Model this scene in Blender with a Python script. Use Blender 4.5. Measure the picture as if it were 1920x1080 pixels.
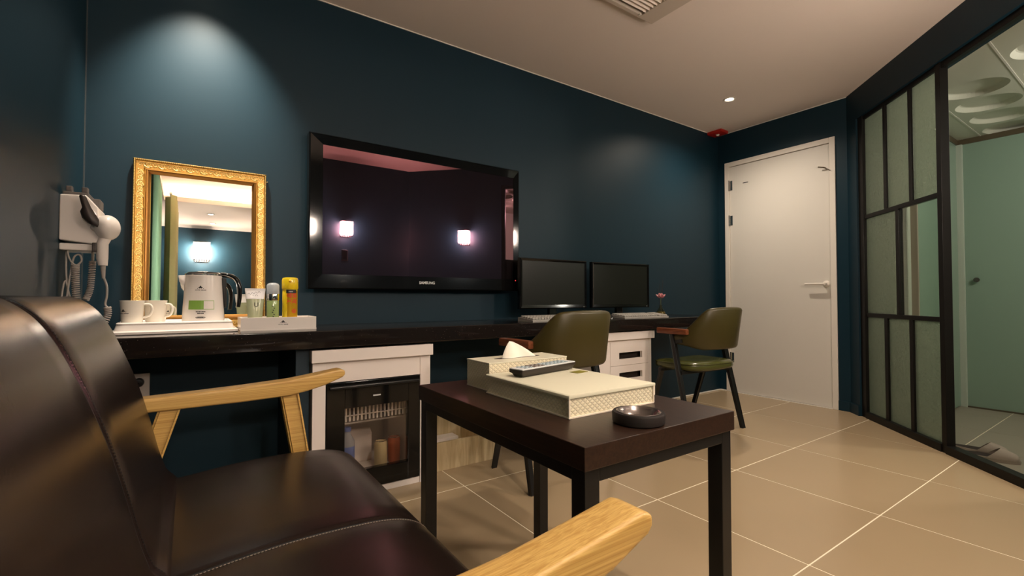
import bpy, bmesh, math, random
from mathutils import Vector, Matrix, Quaternion
random.seed(7)
for o in list(bpy.data.objects): bpy.data.objects.remove(o, do_unlink=True)
C = bpy.context.scene.collection
SC = bpy.context.scene
PI = math.pi
rad = math.radians

# ------------------------------------------------------------------ camera, world, exposure
cam_d = bpy.data.cameras.new('camera'); cam = bpy.data.objects.new('camera', cam_d); C.objects.link(cam)
cam_d.sensor_width = 36.0; cam_d.lens = 36.0 * 875.7 / 1920.0
cam_d.clip_start = 0.02; cam_d.clip_end = 60
cam.location = (0, 0, 0.87)
cam.rotation_euler = (rad(90 + 1.27), 0, rad(-34.55))
SC.camera = cam
w = bpy.data.worlds.new('world'); SC.world = w; w.use_nodes = True
w.node_tree.nodes['Background'].inputs[0].default_value = (1.0, 0.9, 0.8, 1)
w.node_tree.nodes['Background'].inputs[1].default_value = 0.02
SC.view_settings.view_transform = 'Standard'; SC.view_settings.look = 'None'
SC.view_settings.exposure = 0.0; SC.view_settings.gamma = 1.0
SC.view_settings.use_curve_mapping = False
SC.cycles.use_denoising = True
SC.cycles.max_bounces = 10; SC.cycles.diffuse_bounces = 5; SC.cycles.glossy_bounces = 5
SC.cycles.transparent_max_bounces = 12; SC.cycles.transmission_bounces = 8
SC.cycles.sample_clamp_indirect = 8.0
SC.cycles.caustics_refractive = False

# light levels of the room lamps and of the added ones
E_SPOT_WALL = 200.0     # ceiling spot in front of the gilt mirror
E_SPOT_ROOM = 70.0     # the other ceiling spots, two of them added (watts)
E_SCONCE = 185.0        # emission of the crystal wall lamps
E_COVE = 110.0          # emission of the cove strips
E_BATH = 44.0          # bathroom ceiling lamp (watts)
WARM = (1.0, 0.79, 0.58)
WARM2 = (1.0, 0.86, 0.70)

# ------------------------------------------------------------------ materials
MATS = {}
def mat(name, col, rough=0.5, metal=0.0, spec=0.5, coat=0.0, bump=None, var=None, emit=None, trans=0.0, ior=1.45, alpha=1.0, sheen=0.0):
    m = bpy.data.materials.new(name); m.use_nodes = True
    nt = m.node_tree; b = nt.nodes['Principled BSDF']
    b.inputs['Base Color'].default_value = (*col, 1); b.inputs['Roughness'].default_value = rough
    b.inputs['Metallic'].default_value = metal; b.inputs['Specular IOR Level'].default_value = spec
    b.inputs['Coat Weight'].default_value = coat; b.inputs['Coat Roughness'].default_value = 0.08
    b.inputs['Transmission Weight'].default_value = trans; b.inputs['IOR'].default_value = ior
    if emit:
        b.inputs['Emission Color'].default_value = (*emit[0], 1); b.inputs['Emission Strength'].default_value = emit[1]
    tc = None
    if bump or var:
        tc = nt.nodes.new('ShaderNodeTexCoord')
    if bump:
        n = nt.nodes.new('ShaderNodeTexNoise'); n.inputs['Scale'].default_value = bump[0]; n.inputs['Detail'].default_value = 4
        nt.links.new(tc.outputs['Object'], n.inputs['Vector'])
        bp = nt.nodes.new('ShaderNodeBump'); bp.inputs['Strength'].default_value = bump[1]; bp.inputs['Distance'].default_value = bump[2] if len(bump) > 2 else 0.002
        nt.links.new(n.outputs['Fac'], bp.inputs['Height']); nt.links.new(bp.outputs['Normal'], b.inputs['Normal'])
    if var:
        n = nt.nodes.new('ShaderNodeTexNoise'); n.inputs['Scale'].default_value = var[0]; n.inputs['Detail'].default_value = 3
        nt.links.new(tc.outputs['Object'], n.inputs['Vector'])
        mx = nt.nodes.new('ShaderNodeMix'); mx.data_type = 'RGBA'
        mx.inputs[6].default_value = (*col, 1); mx.inputs[7].default_value = (*var[1], 1)
        nt.links.new(n.outputs['Fac'], mx.inputs[0]); nt.links.new(mx.outputs[2], b.inputs['Base Color'])
    MATS[name] = m
    return m
def wood(name, c1, c2, axis=0, rough=0.45, scale=14, stretch=0.06, coat=0.0):
    m = mat(name, c1, rough, coat=coat); nt = m.node_tree; b = nt.nodes['Principled BSDF']
    tc = nt.nodes.new('ShaderNodeTexCoord'); mp = nt.nodes.new('ShaderNodeMapping')
    s = [scale] * 3; s[axis] = scale * stretch; mp.inputs['Scale'].default_value = s
    nt.links.new(tc.outputs['Object'], mp.inputs['Vector'])
    n = nt.nodes.new('ShaderNodeTexNoise'); n.inputs['Scale'].default_value = 6; n.inputs['Detail'].default_value = 6; n.inputs['Distortion'].default_value = 0.8
    nt.links.new(mp.outputs['Vector'], n.inputs['Vector'])
    r = nt.nodes.new('ShaderNodeValToRGB'); r.color_ramp.elements[0].position = 0.36; r.color_ramp.elements[1].position = 0.62
    r.color_ramp.elements[0].color = (*c2, 1); r.color_ramp.elements[1].color = (*c1, 1)
    nt.links.new(n.outputs['Fac'], r.inputs['Fac']); nt.links.new(r.outputs['Color'], b.inputs['Base Color'])
    bp = nt.nodes.new('ShaderNodeBump'); bp.inputs['Strength'].default_value = 0.15; bp.inputs['Distance'].default_value = 0.001
    nt.links.new(n.outputs['Fac'], bp.inputs['Height']); nt.links.new(bp.outputs['Normal'], b.inputs['Normal'])
    return m
def clear_glass(name, tint, refl=1.0, rough=0.0):
    m = bpy.data.materials.new(name); m.use_nodes = True; nt = m.node_tree; nt.nodes.clear()
    out = nt.nodes.new('ShaderNodeOutputMaterial'); mx = nt.nodes.new('ShaderNodeMixShader')
    tr = nt.nodes.new('ShaderNodeBsdfTransparent'); tr.inputs[0].default_value = (*tint, 1)
    gl = nt.nodes.new('ShaderNodeBsdfGlossy'); gl.inputs['Roughness'].default_value = rough; gl.inputs[0].default_value = (refl, refl, refl, 1)
    lw = nt.nodes.new('ShaderNodeLayerWeight'); lw.inputs[0].default_value = 0.5
    pw = nt.nodes.new('ShaderNodeMath'); pw.operation = 'POWER'; pw.inputs[1].default_value = 5.0
    ma = nt.nodes.new('ShaderNodeMath'); ma.operation = 'MULTIPLY_ADD'; ma.inputs[1].default_value = 0.94; ma.inputs[2].default_value = 0.035
    nt.links.new(lw.outputs['Facing'], pw.inputs[0]); nt.links.new(pw.outputs[0], ma.inputs[0])
    nt.links.new(ma.outputs[0], mx.inputs[0]); nt.links.new(tr.outputs[0], mx.inputs[1]); nt.links.new(gl.outputs[0], mx.inputs[2])
    nt.links.new(mx.outputs[0], out.inputs[0]); MATS[name] = m
    return m
def glossy(name, col, rough):
    m = bpy.data.materials.new(name); m.use_nodes = True; nt = m.node_tree; nt.nodes.clear()
    out = nt.nodes.new('ShaderNodeOutputMaterial'); gl = nt.nodes.new('ShaderNodeBsdfGlossy')
    gl.inputs[0].default_value = (*col, 1); gl.inputs['Roughness'].default_value = rough
    nt.links.new(gl.outputs[0], out.inputs[0]); MATS[name] = m
    return m
def woven(name, col, k, depth=0.0012, dark=0.55):
    """diagonal woven leather, relief and slightly darker grooves"""
    m = mat(name, col, 0.5); nt = m.node_tree; b = nt.nodes['Principled BSDF']
    tc = nt.nodes.new('ShaderNodeTexCoord'); sp = nt.nodes.new('ShaderNodeSeparateXYZ'); nt.links.new(tc.outputs['Object'], sp.inputs[0])
    def M(op, a, c=None):
        n = nt.nodes.new('ShaderNodeMath'); n.operation = op
        for i, v in enumerate((a, c)):
            if v is None: continue
            if isinstance(v, (int, float)): n.inputs[i].default_value = v
            else: nt.links.new(v, n.inputs[i])
        return n.outputs[0]
    u = M('ADD', sp.outputs[0], sp.outputs[1]); zz = M('MULTIPLY', sp.outputs[2], 1.25)
    a = M('ABSOLUTE', M('SINE', M('MULTIPLY', M('ADD', u, zz), k))); c = M('ABSOLUTE', M('SINE', M('MULTIPLY', M('SUBTRACT', u, zz), k)))
    h = M('POWER', M('MINIMUM', a, c), 0.5)
    bp = nt.nodes.new('ShaderNodeBump'); bp.inputs['Strength'].default_value = 0.9; bp.inputs['Distance'].default_value = depth
    nt.links.new(h, bp.inputs['Height']); nt.links.new(bp.outputs['Normal'], b.inputs['Normal'])
    mx = nt.nodes.new('ShaderNodeMix'); mx.data_type = 'RGBA'
    mx.inputs[6].default_value = (*col, 1); mx.inputs[7].default_value = (*[x * dark for x in col], 1)
    nt.links.new(h, mx.inputs[0]); nt.links.new(mx.outputs[2], b.inputs['Base Color'])
    return m

mat('navy', (0.0052, 0.0235, 0.0385), 0.46, spec=0.26, bump=(60, 0.10, 0.001), var=(1.3, (0.0062, 0.0245, 0.037)))
mat('navy_board', (0.010, 0.026, 0.040), 0.45)
mat('ceiling_white', (0.80, 0.70, 0.63), 0.8)
mat('navy_caulk', (0.03, 0.04, 0.045), 0.6)
mat('vent_beige', (0.58, 0.50, 0.42), 0.5)
mat('caulk', (0.75, 0.72, 0.66), 0.7)
mat('tile', (0.37, 0.275, 0.165), 0.25, bump=(9, 0.05, 0.001), var=(2.2, (0.40, 0.30, 0.185)))
mat('grout', (0.88, 0.80, 0.62), 0.8)
mat('bath_tile', (0.34, 0.295, 0.23), 0.4, var=(3, (0.29, 0.25, 0.195)))
mat('bath_wall', (0.50, 0.54, 0.46), 0.35)
mat('bath_ceiling', (0.62, 0.60, 0.50), 0.5)
mat('door_white', (0.70, 0.665, 0.61), 0.42, var=(4, (0.67, 0.635, 0.575)))
mat('frame_white', (0.74, 0.69, 0.62), 0.4)
mat('cab_white', (0.82, 0.745, 0.70), 0.42)
mat('black_frame', (0.005, 0.0042, 0.0035), 0.45, spec=0.25)
mat('black_steel', (0.006, 0.006, 0.006), 0.38)
mat('black_plastic', (0.008, 0.008, 0.008), 0.3)
mat('gloss_black', (0.005, 0.005, 0.005), 0.07, spec=0.4, coat=0.2)
mat('dark_interior', (0.02, 0.012, 0.008), 0.6)
mat('leather', (0.011, 0.0062, 0.0050), 0.27, spec=0.45, coat=0.0, bump=(300, 0.16, 0.0006), var=(30, (0.017, 0.010, 0.008)))
mat('seam', (0.006, 0.005, 0.005), 0.6)
mat('stitch', (0.30, 0.24, 0.19), 0.7)
wood('ash_wood', (0.64, 0.41, 0.13), (0.46, 0.26, 0.068), 0, 0.42, 60, 0.007, coat=0.15)
wood('dark_oak', (0.032, 0.015, 0.0085), (0.016, 0.0075, 0.0048), 1, 0.36, 24, 0.04)
wood('pale_ply', (0.62, 0.50, 0.30), (0.50, 0.38, 0.21), 2, 0.5, 8, 0.12)
wood('red_wood', (0.22, 0.065, 0.022), (0.13, 0.035, 0.012), 1, 0.4, 16, 0.1)
def counter_mat():
    m = mat('granite', (0.012, 0.009, 0.008), 0.10, spec=0.5); nt = m.node_tree; b = nt.nodes['Principled BSDF']
    tc = nt.nodes.new('ShaderNodeTexCoord'); v = nt.nodes.new('ShaderNodeTexVoronoi'); v.inputs['Scale'].default_value = 90
    nt.links.new(tc.outputs['Object'], v.inputs['Vector'])
    r = nt.nodes.new('ShaderNodeValToRGB'); r.color_ramp.elements[0].position = 0.06; r.color_ramp.elements[1].position = 0.10
    r.color_ramp.elements[0].color = (0.20, 0.18, 0.16, 1); r.color_ramp.elements[1].color = (0.012, 0.009, 0.008, 1)
    nt.links.new(v.outputs['Distance'], r.inputs['Fac']); nt.links.new(r.outputs['Color'], b.inputs['Base Color'])
counter_mat()
mat('olive', (0.050, 0.039, 0.0088), 0.36, bump=(200, 0.15, 0.0006))
mat('olive_seat', (0.068, 0.072, 0.018), 0.22, bump=(120, 0.12, 0.0008))
mat('gold', (0.42, 0.245, 0.060), 0.32, metal=0.85)
mat('gold_deep', (0.36, 0.17, 0.04), 0.35, metal=0.8)
mat('gold_relief', (0.92, 0.70, 0.28), 0.32, metal=0.7)
glossy('mirror', (0.88, 0.88, 0.85), 0.0)
glossy('tv_screen', (0.36, 0.155, 0.20), 0.012)
_nt = MATS['tv_screen'].node_tree; _d = _nt.nodes.new('ShaderNodeBsdfDiffuse'); _d.inputs[0].default_value = (0.008, 0.0065, 0.007, 1); _a = _nt.nodes.new('ShaderNodeAddShader')
_g = [n for n in _nt.nodes if n.type == 'BSDF_GLOSSY'][0]; _o = [n for n in _nt.nodes if n.type == 'OUTPUT_MATERIAL'][0]
_nt.links.new(_g.outputs[0], _a.inputs[0]); _nt.links.new(_d.outputs[0], _a.inputs[1]); _nt.links.new(_a.outputs[0], _o.inputs[0])
mat('lcd', (0.009, 0.010, 0.008), 0.30, spec=0.4)
mat('silver_text', (0.75, 0.75, 0.75), 0.35)
mat('plastic_white', (0.78, 0.72, 0.66), 0.3)
mat('dryer_white', (0.80, 0.74, 0.69), 0.28, coat=0.2)
mat('dryer_dark', (0.025, 0.018, 0.015), 0.4)
mat('dryer_grey', (0.09, 0.08, 0.075), 0.5)
mat('cord_grey', (0.34, 0.31, 0.28), 0.5)
mat('ceramic', (0.85, 0.80, 0.70), 0.15, coat=0.4)
mat('tray_white', (0.82, 0.76, 0.71), 0.22, coat=0.3)
mat('kettle_white', (0.82, 0.77, 0.72), 0.22, coat=0.3)
mat('chrome', (0.75, 0.74, 0.72), 0.12, metal=1.0)
mat('steel_dark', (0.22, 0.19, 0.18), 0.25, metal=0.9)
mat('label_green', (0.22, 0.40, 0.07), 0.4)
mat('ink', (0.02, 0.02, 0.02), 0.5)
mat('gel', (0.55, 0.60, 0.38), 0.2, trans=0.35)
mat('gel_green', (0.38, 0.50, 0.20), 0.12, trans=0.3, coat=0.4)
mat('tube_white', (0.78, 0.76, 0.76), 0.3)
mat('cap_clear', (0.75, 0.80, 0.85), 0.15, trans=0.5)
mat('can_yellow', (0.85, 0.62, 0.015), 0.22, coat=0.5)
mat('can_gold', (0.75, 0.42, 0.02), 0.2, metal=0.5)
mat('red_ink', (0.62, 0.03, 0.02), 0.4)
mat('cream', (0.70, 0.67, 0.52), 0.5, bump=(70, 0.2, 0.001))
woven('cream_woven', (0.62, 0.56, 0.41), 215, 0.0015, 1.3)
mat('cream_edge', (0.80, 0.71, 0.58), 0.5)
mat('tissue', (0.90, 0.84, 0.74), 0.9)
mat('olive_tab', (0.24, 0.21, 0.03), 0.5)
mat('remote_face', (0.72, 0.74, 0.74), 0.3)
mat('remote_key', (0.30, 0.38, 0.42), 0.4)
mat('remote_key_dark', (0.14, 0.10, 0.08), 0.4)
mat('ash_black', (0.014, 0.010, 0.009), 0.6, spec=0.25)
mat('key_grey', (0.36, 0.345, 0.31), 0.5)
mat('kb_grey', (0.30, 0.285, 0.26), 0.5)
mat('pink', (0.80, 0.36, 0.38), 0.5)
mat('leaf', (0.10, 0.14, 0.05), 0.5)
clear_glass('vase_glass', (0.75, 0.72, 0.55))
mat('oil', (0.45, 0.34, 0.10), 0.1, trans=0.6)
mat('alarm_red', (0.45, 0.015, 0.01), 0.4)
mat('slipper', (0.33, 0.27, 0.22), 0.7)
mat('slipper_dark', (0.03, 0.018, 0.014), 0.8)
mat('curtain_mint', (0.35, 0.70, 0.50), 0.8)
mat('curtain_olive', (0.55, 0.55, 0.30), 0.8)
mat('lamp_plate', (0.6, 0.6, 0.6), 0.3, metal=0.8)
mat('lamp_shade', (0.9, 0.8, 0.75), 0.3, emit=((1.0, 0.80, 0.66), E_SCONCE))
mat('cove_led', (1, 0.9, 0.8), 0.5, emit=((1.0, 0.80, 0.60), E_COVE))
mat('spot_glow', (1, 1, 1), 0.5, emit=((1.0, 0.90, 0.72), 14.0))
mat('led_red', (0.8, 0.02, 0.02), 0.5, emit=((1, 0.05, 0.05), 2.0))
mat('fridge_liner', (0.85, 0.80, 0.76), 0.4)
mat('can_tan', (0.62, 0.50, 0.28), 0.35)
mat('can_red', (0.42, 0.10, 0.04), 0.35)
mat('bottle_blue', (0.15, 0.20, 0.45), 0.3)
mat('bottle_water', (0.62, 0.64, 0.70), 0.15, trans=0.5)
clear_glass('pane_clear', (0.93, 0.955, 0.92))
clear_glass('fridge_glass', (0.92, 0.90, 0.88), 0.8)
def obscure_glass():
    m = bpy.data.materials.new('pane_textured'); m.use_nodes = True; nt = m.node_tree; nt.nodes.clear()
    out = nt.nodes.new('ShaderNodeOutputMaterial'); g = nt.nodes.new('ShaderNodeBsdfPrincipled')
    g.inputs['Base Color'].default_value = (0.70, 0.75, 0.64, 1); g.inputs['Transmission Weight'].default_value = 1.0
    g.inputs['Roughness'].default_value = 0.12; g.inputs['IOR'].default_value = 1.3
    tc = nt.nodes.new('ShaderNodeTexCoord'); n = nt.nodes.new('ShaderNodeTexNoise'); n.inputs['Scale'].default_value = 48; n.inputs['Detail'].default_value = 2
    bp = nt.nodes.new('ShaderNodeBump'); bp.inputs['Strength'].default_value = 0.9; bp.inputs['Distance'].default_value = 0.008
    nt.links.new(tc.outputs['Object'], n.inputs['Vector']); nt.links.new(n.outputs['Fac'], bp.inputs['Height']); nt.links.new(bp.outputs['Normal'], g.inputs['Normal'])
    tl = nt.nodes.new('ShaderNodeBsdfTranslucent'); tl.inputs[0].default_value = (0.46, 0.49, 0.40, 1); mx = nt.nodes.new('ShaderNodeMixShader'); mx.inputs[0].default_value = 0.4
    nt.links.new(bp.outputs['Normal'], tl.inputs['Normal'])
    nt.links.new(g.outputs[0], mx.inputs[1]); nt.links.new(tl.outputs[0], mx.inputs[2]); nt.links.new(mx.outputs[0], out.inputs[0]); MATS['pane_textured'] = m
obscure_glass()
mat('frosted_green', (0.27, 0.365, 0.29), 0.25, spec=0.5)
mat('profile_tan', (0.34, 0.28, 0.22), 0.4)
mat('bronze', (0.10, 0.075, 0.045), 0.4)

# ------------------------------------------------------------------ geometry helpers
def BM(): return bmesh.new()
def box(bm, x0, x1, y0, y1, z0, z1, bev=0.0, seg=2):
    b2 = bmesh.new()
    bmesh.ops.create_cube(b2, size=1)
    for v in b2.verts: v.co = Vector((x0 + (v.co.x + .5) * (x1 - x0), y0 + (v.co.y + .5) * (y1 - y0), z0 + (v.co.z + .5) * (z1 - z0)))
    if bev > 0: bmesh.ops.bevel(b2, geom=list(b2.edges), offset=bev, segments=seg, profile=0.6, affect='EDGES')
    return merge(bm, b2)
def merge(bm, b2, mtx=None):
    me = bpy.data.meshes.new('tmp'); b2.to_mesh(me); b2.free()
    if mtx: me.transform(mtx)
    n0 = len(bm.verts); bm.from_mesh(me); bpy.data.meshes.remove(me)
    bm.verts.ensure_lookup_table()
    return bm.verts[n0:]
def xform(verts, mtx):
    for v in verts: v.co = mtx @ v.co
def obox(bm, center, size, mtx3=None, bev=0.0, seg=2):
    b2 = bmesh.new(); bmesh.ops.create_cube(b2, size=1)
    for v in b2.verts: v.co = Vector((v.co.x * size[0], v.co.y * size[1], v.co.z * size[2]))
    if bev > 0: bmesh.ops.bevel(b2, geom=list(b2.edges), offset=bev, segments=seg, profile=0.6, affect='EDGES')
    M = Matrix.Translation(center) @ (mtx3.to_4x4() if mtx3 else Matrix())
    return merge(bm, b2, M)
def bar(bm, p0, p1, w, d, up=(0, 0, 1), bev=0.0, taper=1.0):
    """rectangular bar from p0 to p1, w across, d along 'up' side"""
    p0, p1 = Vector(p0), Vector(p1); ax = (p1 - p0).normalized(); upv = Vector(up)
    s = ax.cross(upv)
    if s.length < 1e-4: s = ax.cross(Vector((1, 0, 0)))
    s.normalize(); t = s.cross(ax).normalized()
    b2 = bmesh.new(); bmesh.ops.create_cube(b2, size=1)
    L = (p1 - p0).length
    for v in b2.verts:
        k = v.co.z + .5; f = 1 + (taper - 1) * k
        v.co = p0 + ax * (k * L) + s * (v.co.x * w * f) + t * (v.co.y * d * f)
    if bev > 0: bmesh.ops.bevel(b2, geom=list(b2.edges), offset=bev, segments=2, profile=0.6, affect='EDGES')
    return merge(bm, b2)
def lathe(bm, prof, seg=32, center=(0, 0, 0), a0=0.0, a1=2 * PI):
    full = abs(a1 - a0 - 2 * PI) < 1e-6
    n = seg if full else seg + 1
    rings = []
    for r, z in prof:
        if r < 1e-6: rings.append([bm.verts.new((center[0], center[1], center[2] + z))])
        else: rings.append([bm.verts.new((center[0] + r * math.cos(a0 + (a1 - a0) * i / seg), center[1] + r * math.sin(a0 + (a1 - a0) * i / seg), center[2] + z)) for i in range(n)])
    for a, b in zip(rings[:-1], rings[1:]):
        m = seg
        for i in range(m):
            j = (i + 1) % n if full else i + 1
            if len(a) == 1 and len(b) == 1: continue
            if len(a) == 1: f = (a[0], b[j], b[i])
            elif len(b) == 1: f = (a[i], a[j], b[0])
            else: f = (a[i], a[j], b[j], b[i])
            try: bm.faces.new(f)
            except ValueError: pass
    return [v for r in rings for v in r]
def tube(bm, pts, r, seg=10, closed=False, caps=True):
    pts = [Vector(p) for p in pts]; n = len(pts); rings = []
    rr = r if isinstance(r, (list, tuple)) else [r] * n
    prev = None
    for i in range(n):
        if closed: t = pts[(i + 1) % n] - pts[i - 1]
        else: t = pts[min(i + 1, n - 1)] - pts[max(i - 1, 0)]
        t.normalize()
        if prev is None:
            a = Vector((0, 0, 1)) if abs(t.z) < .9 else Vector((1, 0, 0)); s = t.cross(a).normalized()
        else:
            s = prev - t * prev.dot(t)
            if s.length < 1e-5: s = t.cross(Vector((0, 0, 1)))
            s.normalize()
        prev = s; u = t.cross(s)
        rings.append([bm.verts.new(pts[i] + (s * math.cos(2 * PI * k / seg) + u * math.sin(2 * PI * k / seg)) * rr[i]) for k in range(seg)])
    m = n if closed else n - 1
    for i in range(m):
        a, b = rings[i], rings[(i + 1) % n]
        for k in range(seg): bm.faces.new((a[k], a[(k + 1) % seg], b[(k + 1) % seg], b[k]))
    if caps and not closed:
        bm.faces.new(list(reversed(rings[0]))); bm.faces.new(rings[-1])
def loft(bm, rings, closed_ring=True, cap=True):
    vs = [[bm.verts.new(p) for p in r] for r in rings]
    n = len(vs[0])
    for a, b in zip(vs[:-1], vs[1:]):
        for k in range(n if closed_ring else n - 1):
            j = (k + 1) % n
            bm.faces.new((a[k], a[j], b[j], b[k]))
    if cap and closed_ring:
        bm.faces.new(list(reversed(vs[0]))); bm.faces.new(vs[-1])
    return vs
def prism(bm, poly, axis, a0, a1, bev=0.0, seg=2):
    """poly: 2D points; axis 1: (x,z) extruded over y; axis 2: (x,y) over z; axis 0: (y,z) over x"""
    b2 = bmesh.new()
    def P(p, a): return {0: (a, p[0], p[1]), 1: (p[0], a, p[1]), 2: (p[0], p[1], a)}[axis]
    loft(b2, [[P(p, a0) for p in poly], [P(p, a1) for p in poly]])
    bmesh.ops.recalc_face_normals(b2, faces=list(b2.faces))
    if bev > 0: bmesh.ops.bevel(b2, geom=list(b2.edges), offset=bev, segments=seg, profile=0.6, affect='EDGES')
    return merge(bm, b2)
def catmull(pts, n=6, closed=False):
    out = []; m = len(pts)
    for i in range(m if closed else m - 1):
        p = [Vector(pts[(i + k) % m] if closed else pts[min(max(i + k, 0), m - 1)]) for k in (-1, 0, 1, 2)]
        for k in range(n):
            t = k / n
            out.append(0.5 * ((2 * p[1]) + (p[2] - p[0]) * t + (2 * p[0] - 5 * p[1] + 4 * p[2] - p[3]) * t * t + (3 * p[1] - p[0] - 3 * p[2] + p[3]) * t ** 3))
    if not closed: out.append(Vector(pts[-1]))
    return out
WORLD = {}
def thing(name, label, cat, loc=(0, 0, 0), group=None, kind=None):
    o = bpy.data.objects.new(name, None); C.objects.link(o); o.location = loc; o.empty_display_size = 0.05
    if label: o['label'] = label
    if cat: o['category'] = cat
    if group: o['group'] = group
    if kind: o['kind'] = kind
    WORLD[o.name] = Vector(loc)
    return o
def obj(name, bm, m, parent=None, label=None, cat=None, group=None, kind=None, smooth=None, me=None):
    if me is None:
        bmesh.ops.recalc_face_normals(bm, faces=list(bm.faces))
        me = bpy.data.meshes.new(name); bm.to_mesh(me); bm.free()
        me.materials.append(MATS[m])
        if parent is not None and WORLD[parent.name].length > 0: me.transform(Matrix.Translation(-WORLD[parent.name]))
        if smooth:
            for p in me.polygons: p.use_smooth = True
            me.set_sharp_from_angle(angle=rad(smooth))
    o = bpy.data.objects.new(name, me); C.objects.link(o)
    if parent is not None: o.parent = parent; WORLD[o.name] = WORLD[parent.name]
    else: WORLD[o.name] = Vector((0, 0, 0))
    if label: o['label'] = label
    if cat: o['category'] = cat
    if group: o['group'] = group
    if kind: o['kind'] = kind
    return o
def copy_tree(o, parent=None):
    c = o.copy(); C.objects.link(c); c.parent = parent
    WORLD[c.name] = Vector((0, 0, 0))
    for ch in list(o.children): copy_tree(ch, c)
    return c
def text_bm(s, size, depth=0.0004, align='CENTER', space=1.0, bold=0.0):
    cu = bpy.data.curves.new('txt', 'FONT'); cu.body = s; cu.size = size; cu.align_x = align; cu.align_y = 'CENTER'
    cu.extrude = depth; cu.space_character = space; cu.offset = bold; cu.resolution_u = 3
    o = bpy.data.objects.new('txt', cu); C.objects.link(o)
    dg = bpy.context.evaluated_depsgraph_get(); me = bpy.data.meshes.new_from_object(o.evaluated_get(dg))
    bpy.data.objects.remove(o); bpy.data.curves.remove(cu)
    bm = bmesh.new(); bm.from_mesh(me); bpy.data.meshes.remove(me)
    return bm
def wrap_cyl(bm, cx, cy, r, a_center, extra=0.0004):
    """bend a flat text (x right, y up, z out) round a vertical cylinder; a_center = azimuth of the middle"""
    for v in bm.verts:
        a = a_center + v.co.x / r; R = r + extra + v.co.z
        v.co = Vector((cx + R * math.cos(a), cy + R * math.sin(a), v.co.y))
FACE_Y = Matrix(((1, 0, 0), (0, 0, -1), (0, 1, 0)))   # text on a face looking to -Y
def flat_text(bm, loc, mtx=FACE_Y):
    M = Matrix.Translation(loc) @ mtx.to_4x4()
    for v in bm.verts: v.co = M @ v.co

# ------------------------------------------------------------------ room dimensions (metres)
YW = 2.562       # TV wall
XL = -0.367      # wall behind the sofa
XD = 4.18        # door wall
ZC = 2.435       # ceiling
YR = -0.48       # rear wall with the sconce
YF = -3.6        # far wall of the sleeping alcove
XA = 1.0         # where the alcove ends
CS = Vector((4.18, 1.49, 0)); U = Vector((-.70711, -.70711, 0)); NR = Vector((-.70711, .70711, 0))   # diagonal glass wall: start, run, normal into the room
def dg(s, off, z): return CS + U * s + NR * off + Vector((0, 0, z))     # off < 0: behind the wall face

# ------------------------------------------------------------------ structure
bm = BM(); box(bm, XL - .1, 6.4, YF - .1, YW + .1, -.30, -.12)
box(bm, XL - .1, 2.66, YF - .1, YW + .1, -.12, -.0010)
fl_tri = [(2.66, YW + .1), (XD + .1, YW + .1), (XD + .1, 1.535), (XD - .03, 1.39), (2.66, -.10)]
prism(bm, fl_tri, 2, -.12, -.0010)
floor = obj('floor', bm, 'grout', kind='structure')
gx0, gy0, gx, gy = 1.675, 1.3235, .6165, .6015
tile_me = {}
def tile_mesh(nm, x0, x1, y0, y1, m, z=0.0):
    """one floor tile clipped to a rectangle, made in place of its centre"""
    key = (nm, round(x1 - x0, 4), round(y1 - y0, 4))
    if key not in tile_me:
        b = BM(); hx, hy = (x1 - x0) / 2 - .0024, (y1 - y0) / 2 - .0024
        loft(b, [[(-hx, -hy, -.008), (hx, -hy, -.008), (hx, hy, -.008), (-hx, hy, -.008)],
                 [(-hx, -hy, -.0008), (hx, -hy, -.0008), (hx, hy, -.0008), (-hx, hy, -.0008)],
                 [(-hx + .001, -hy + .001, 0), (hx - .001, -hy + .001, 0), (hx - .001, hy - .001, 0), (-hx + .001, hy - .001, 0)]])
        bmesh.ops.recalc_face_normals(b, faces=list(b.faces))
        me = bpy.data.meshes.new('tile'); b.to_mesh(me); b.free(); me.materials.append(MATS[m]); tile_me[key] = me
    return tile_me[key], ((x0 + x1) / 2, (y0 + y1) / 2, z)
def clip_poly(poly, a, b, c):   # keep a*x+b*y<=c
    out = []
    for i in range(len(poly)):
        p, q = poly[i - 1], poly[i]; fp, fq = a * p[0] + b * p[1] - c, a * q[0] + b * q[1] - c
        if (fp <= 0) != (fq <= 0):
            t = fp / (fp - fq); out.append((p[0] + (q[0] - p[0]) * t, p[1] + (q[1] - p[1]) * t))
        if fq <= 0: out.append(q)
    return out
for i in range(-5, 6):
    for j in range(-9, 4):
        x0, x1, y0, y1 = gx0 + i * gx, gx0 + (i + 1) * gx, gy0 + j * gy, gy0 + (j + 1) * gy
        x0, x1 = max(x0, XL), min(x1, XD); y0, y1 = max(y0, YF), min(y1, YW)
        if x1 - x0 < .02 or y1 - y0 < .02 or (y1 <= YR and x0 >= XA) or (x0 - y1) > 2.73: continue
        if x1 - y0 > 2.74:     # the diagonal sill cuts these tiles
            poly = clip_poly([(x0 + .0024, y0 + .0024), (x1 - .0024, y0 + .0024), (x1 - .0024, y1 - .0024), (x0 + .0024, y1 - .0024)], 1, -1, 2.74)
            if len(poly) < 3: continue
            b = BM(); prism(b, poly, 2, -.008, 0); obj('tile', b, 'tile', floor)
        else:
            me, loc = tile_mesh('room', x0, x1, y0, y1, 'tile'); o = obj('tile', None, 'tile', floor, me=me); o.location = loc

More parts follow.
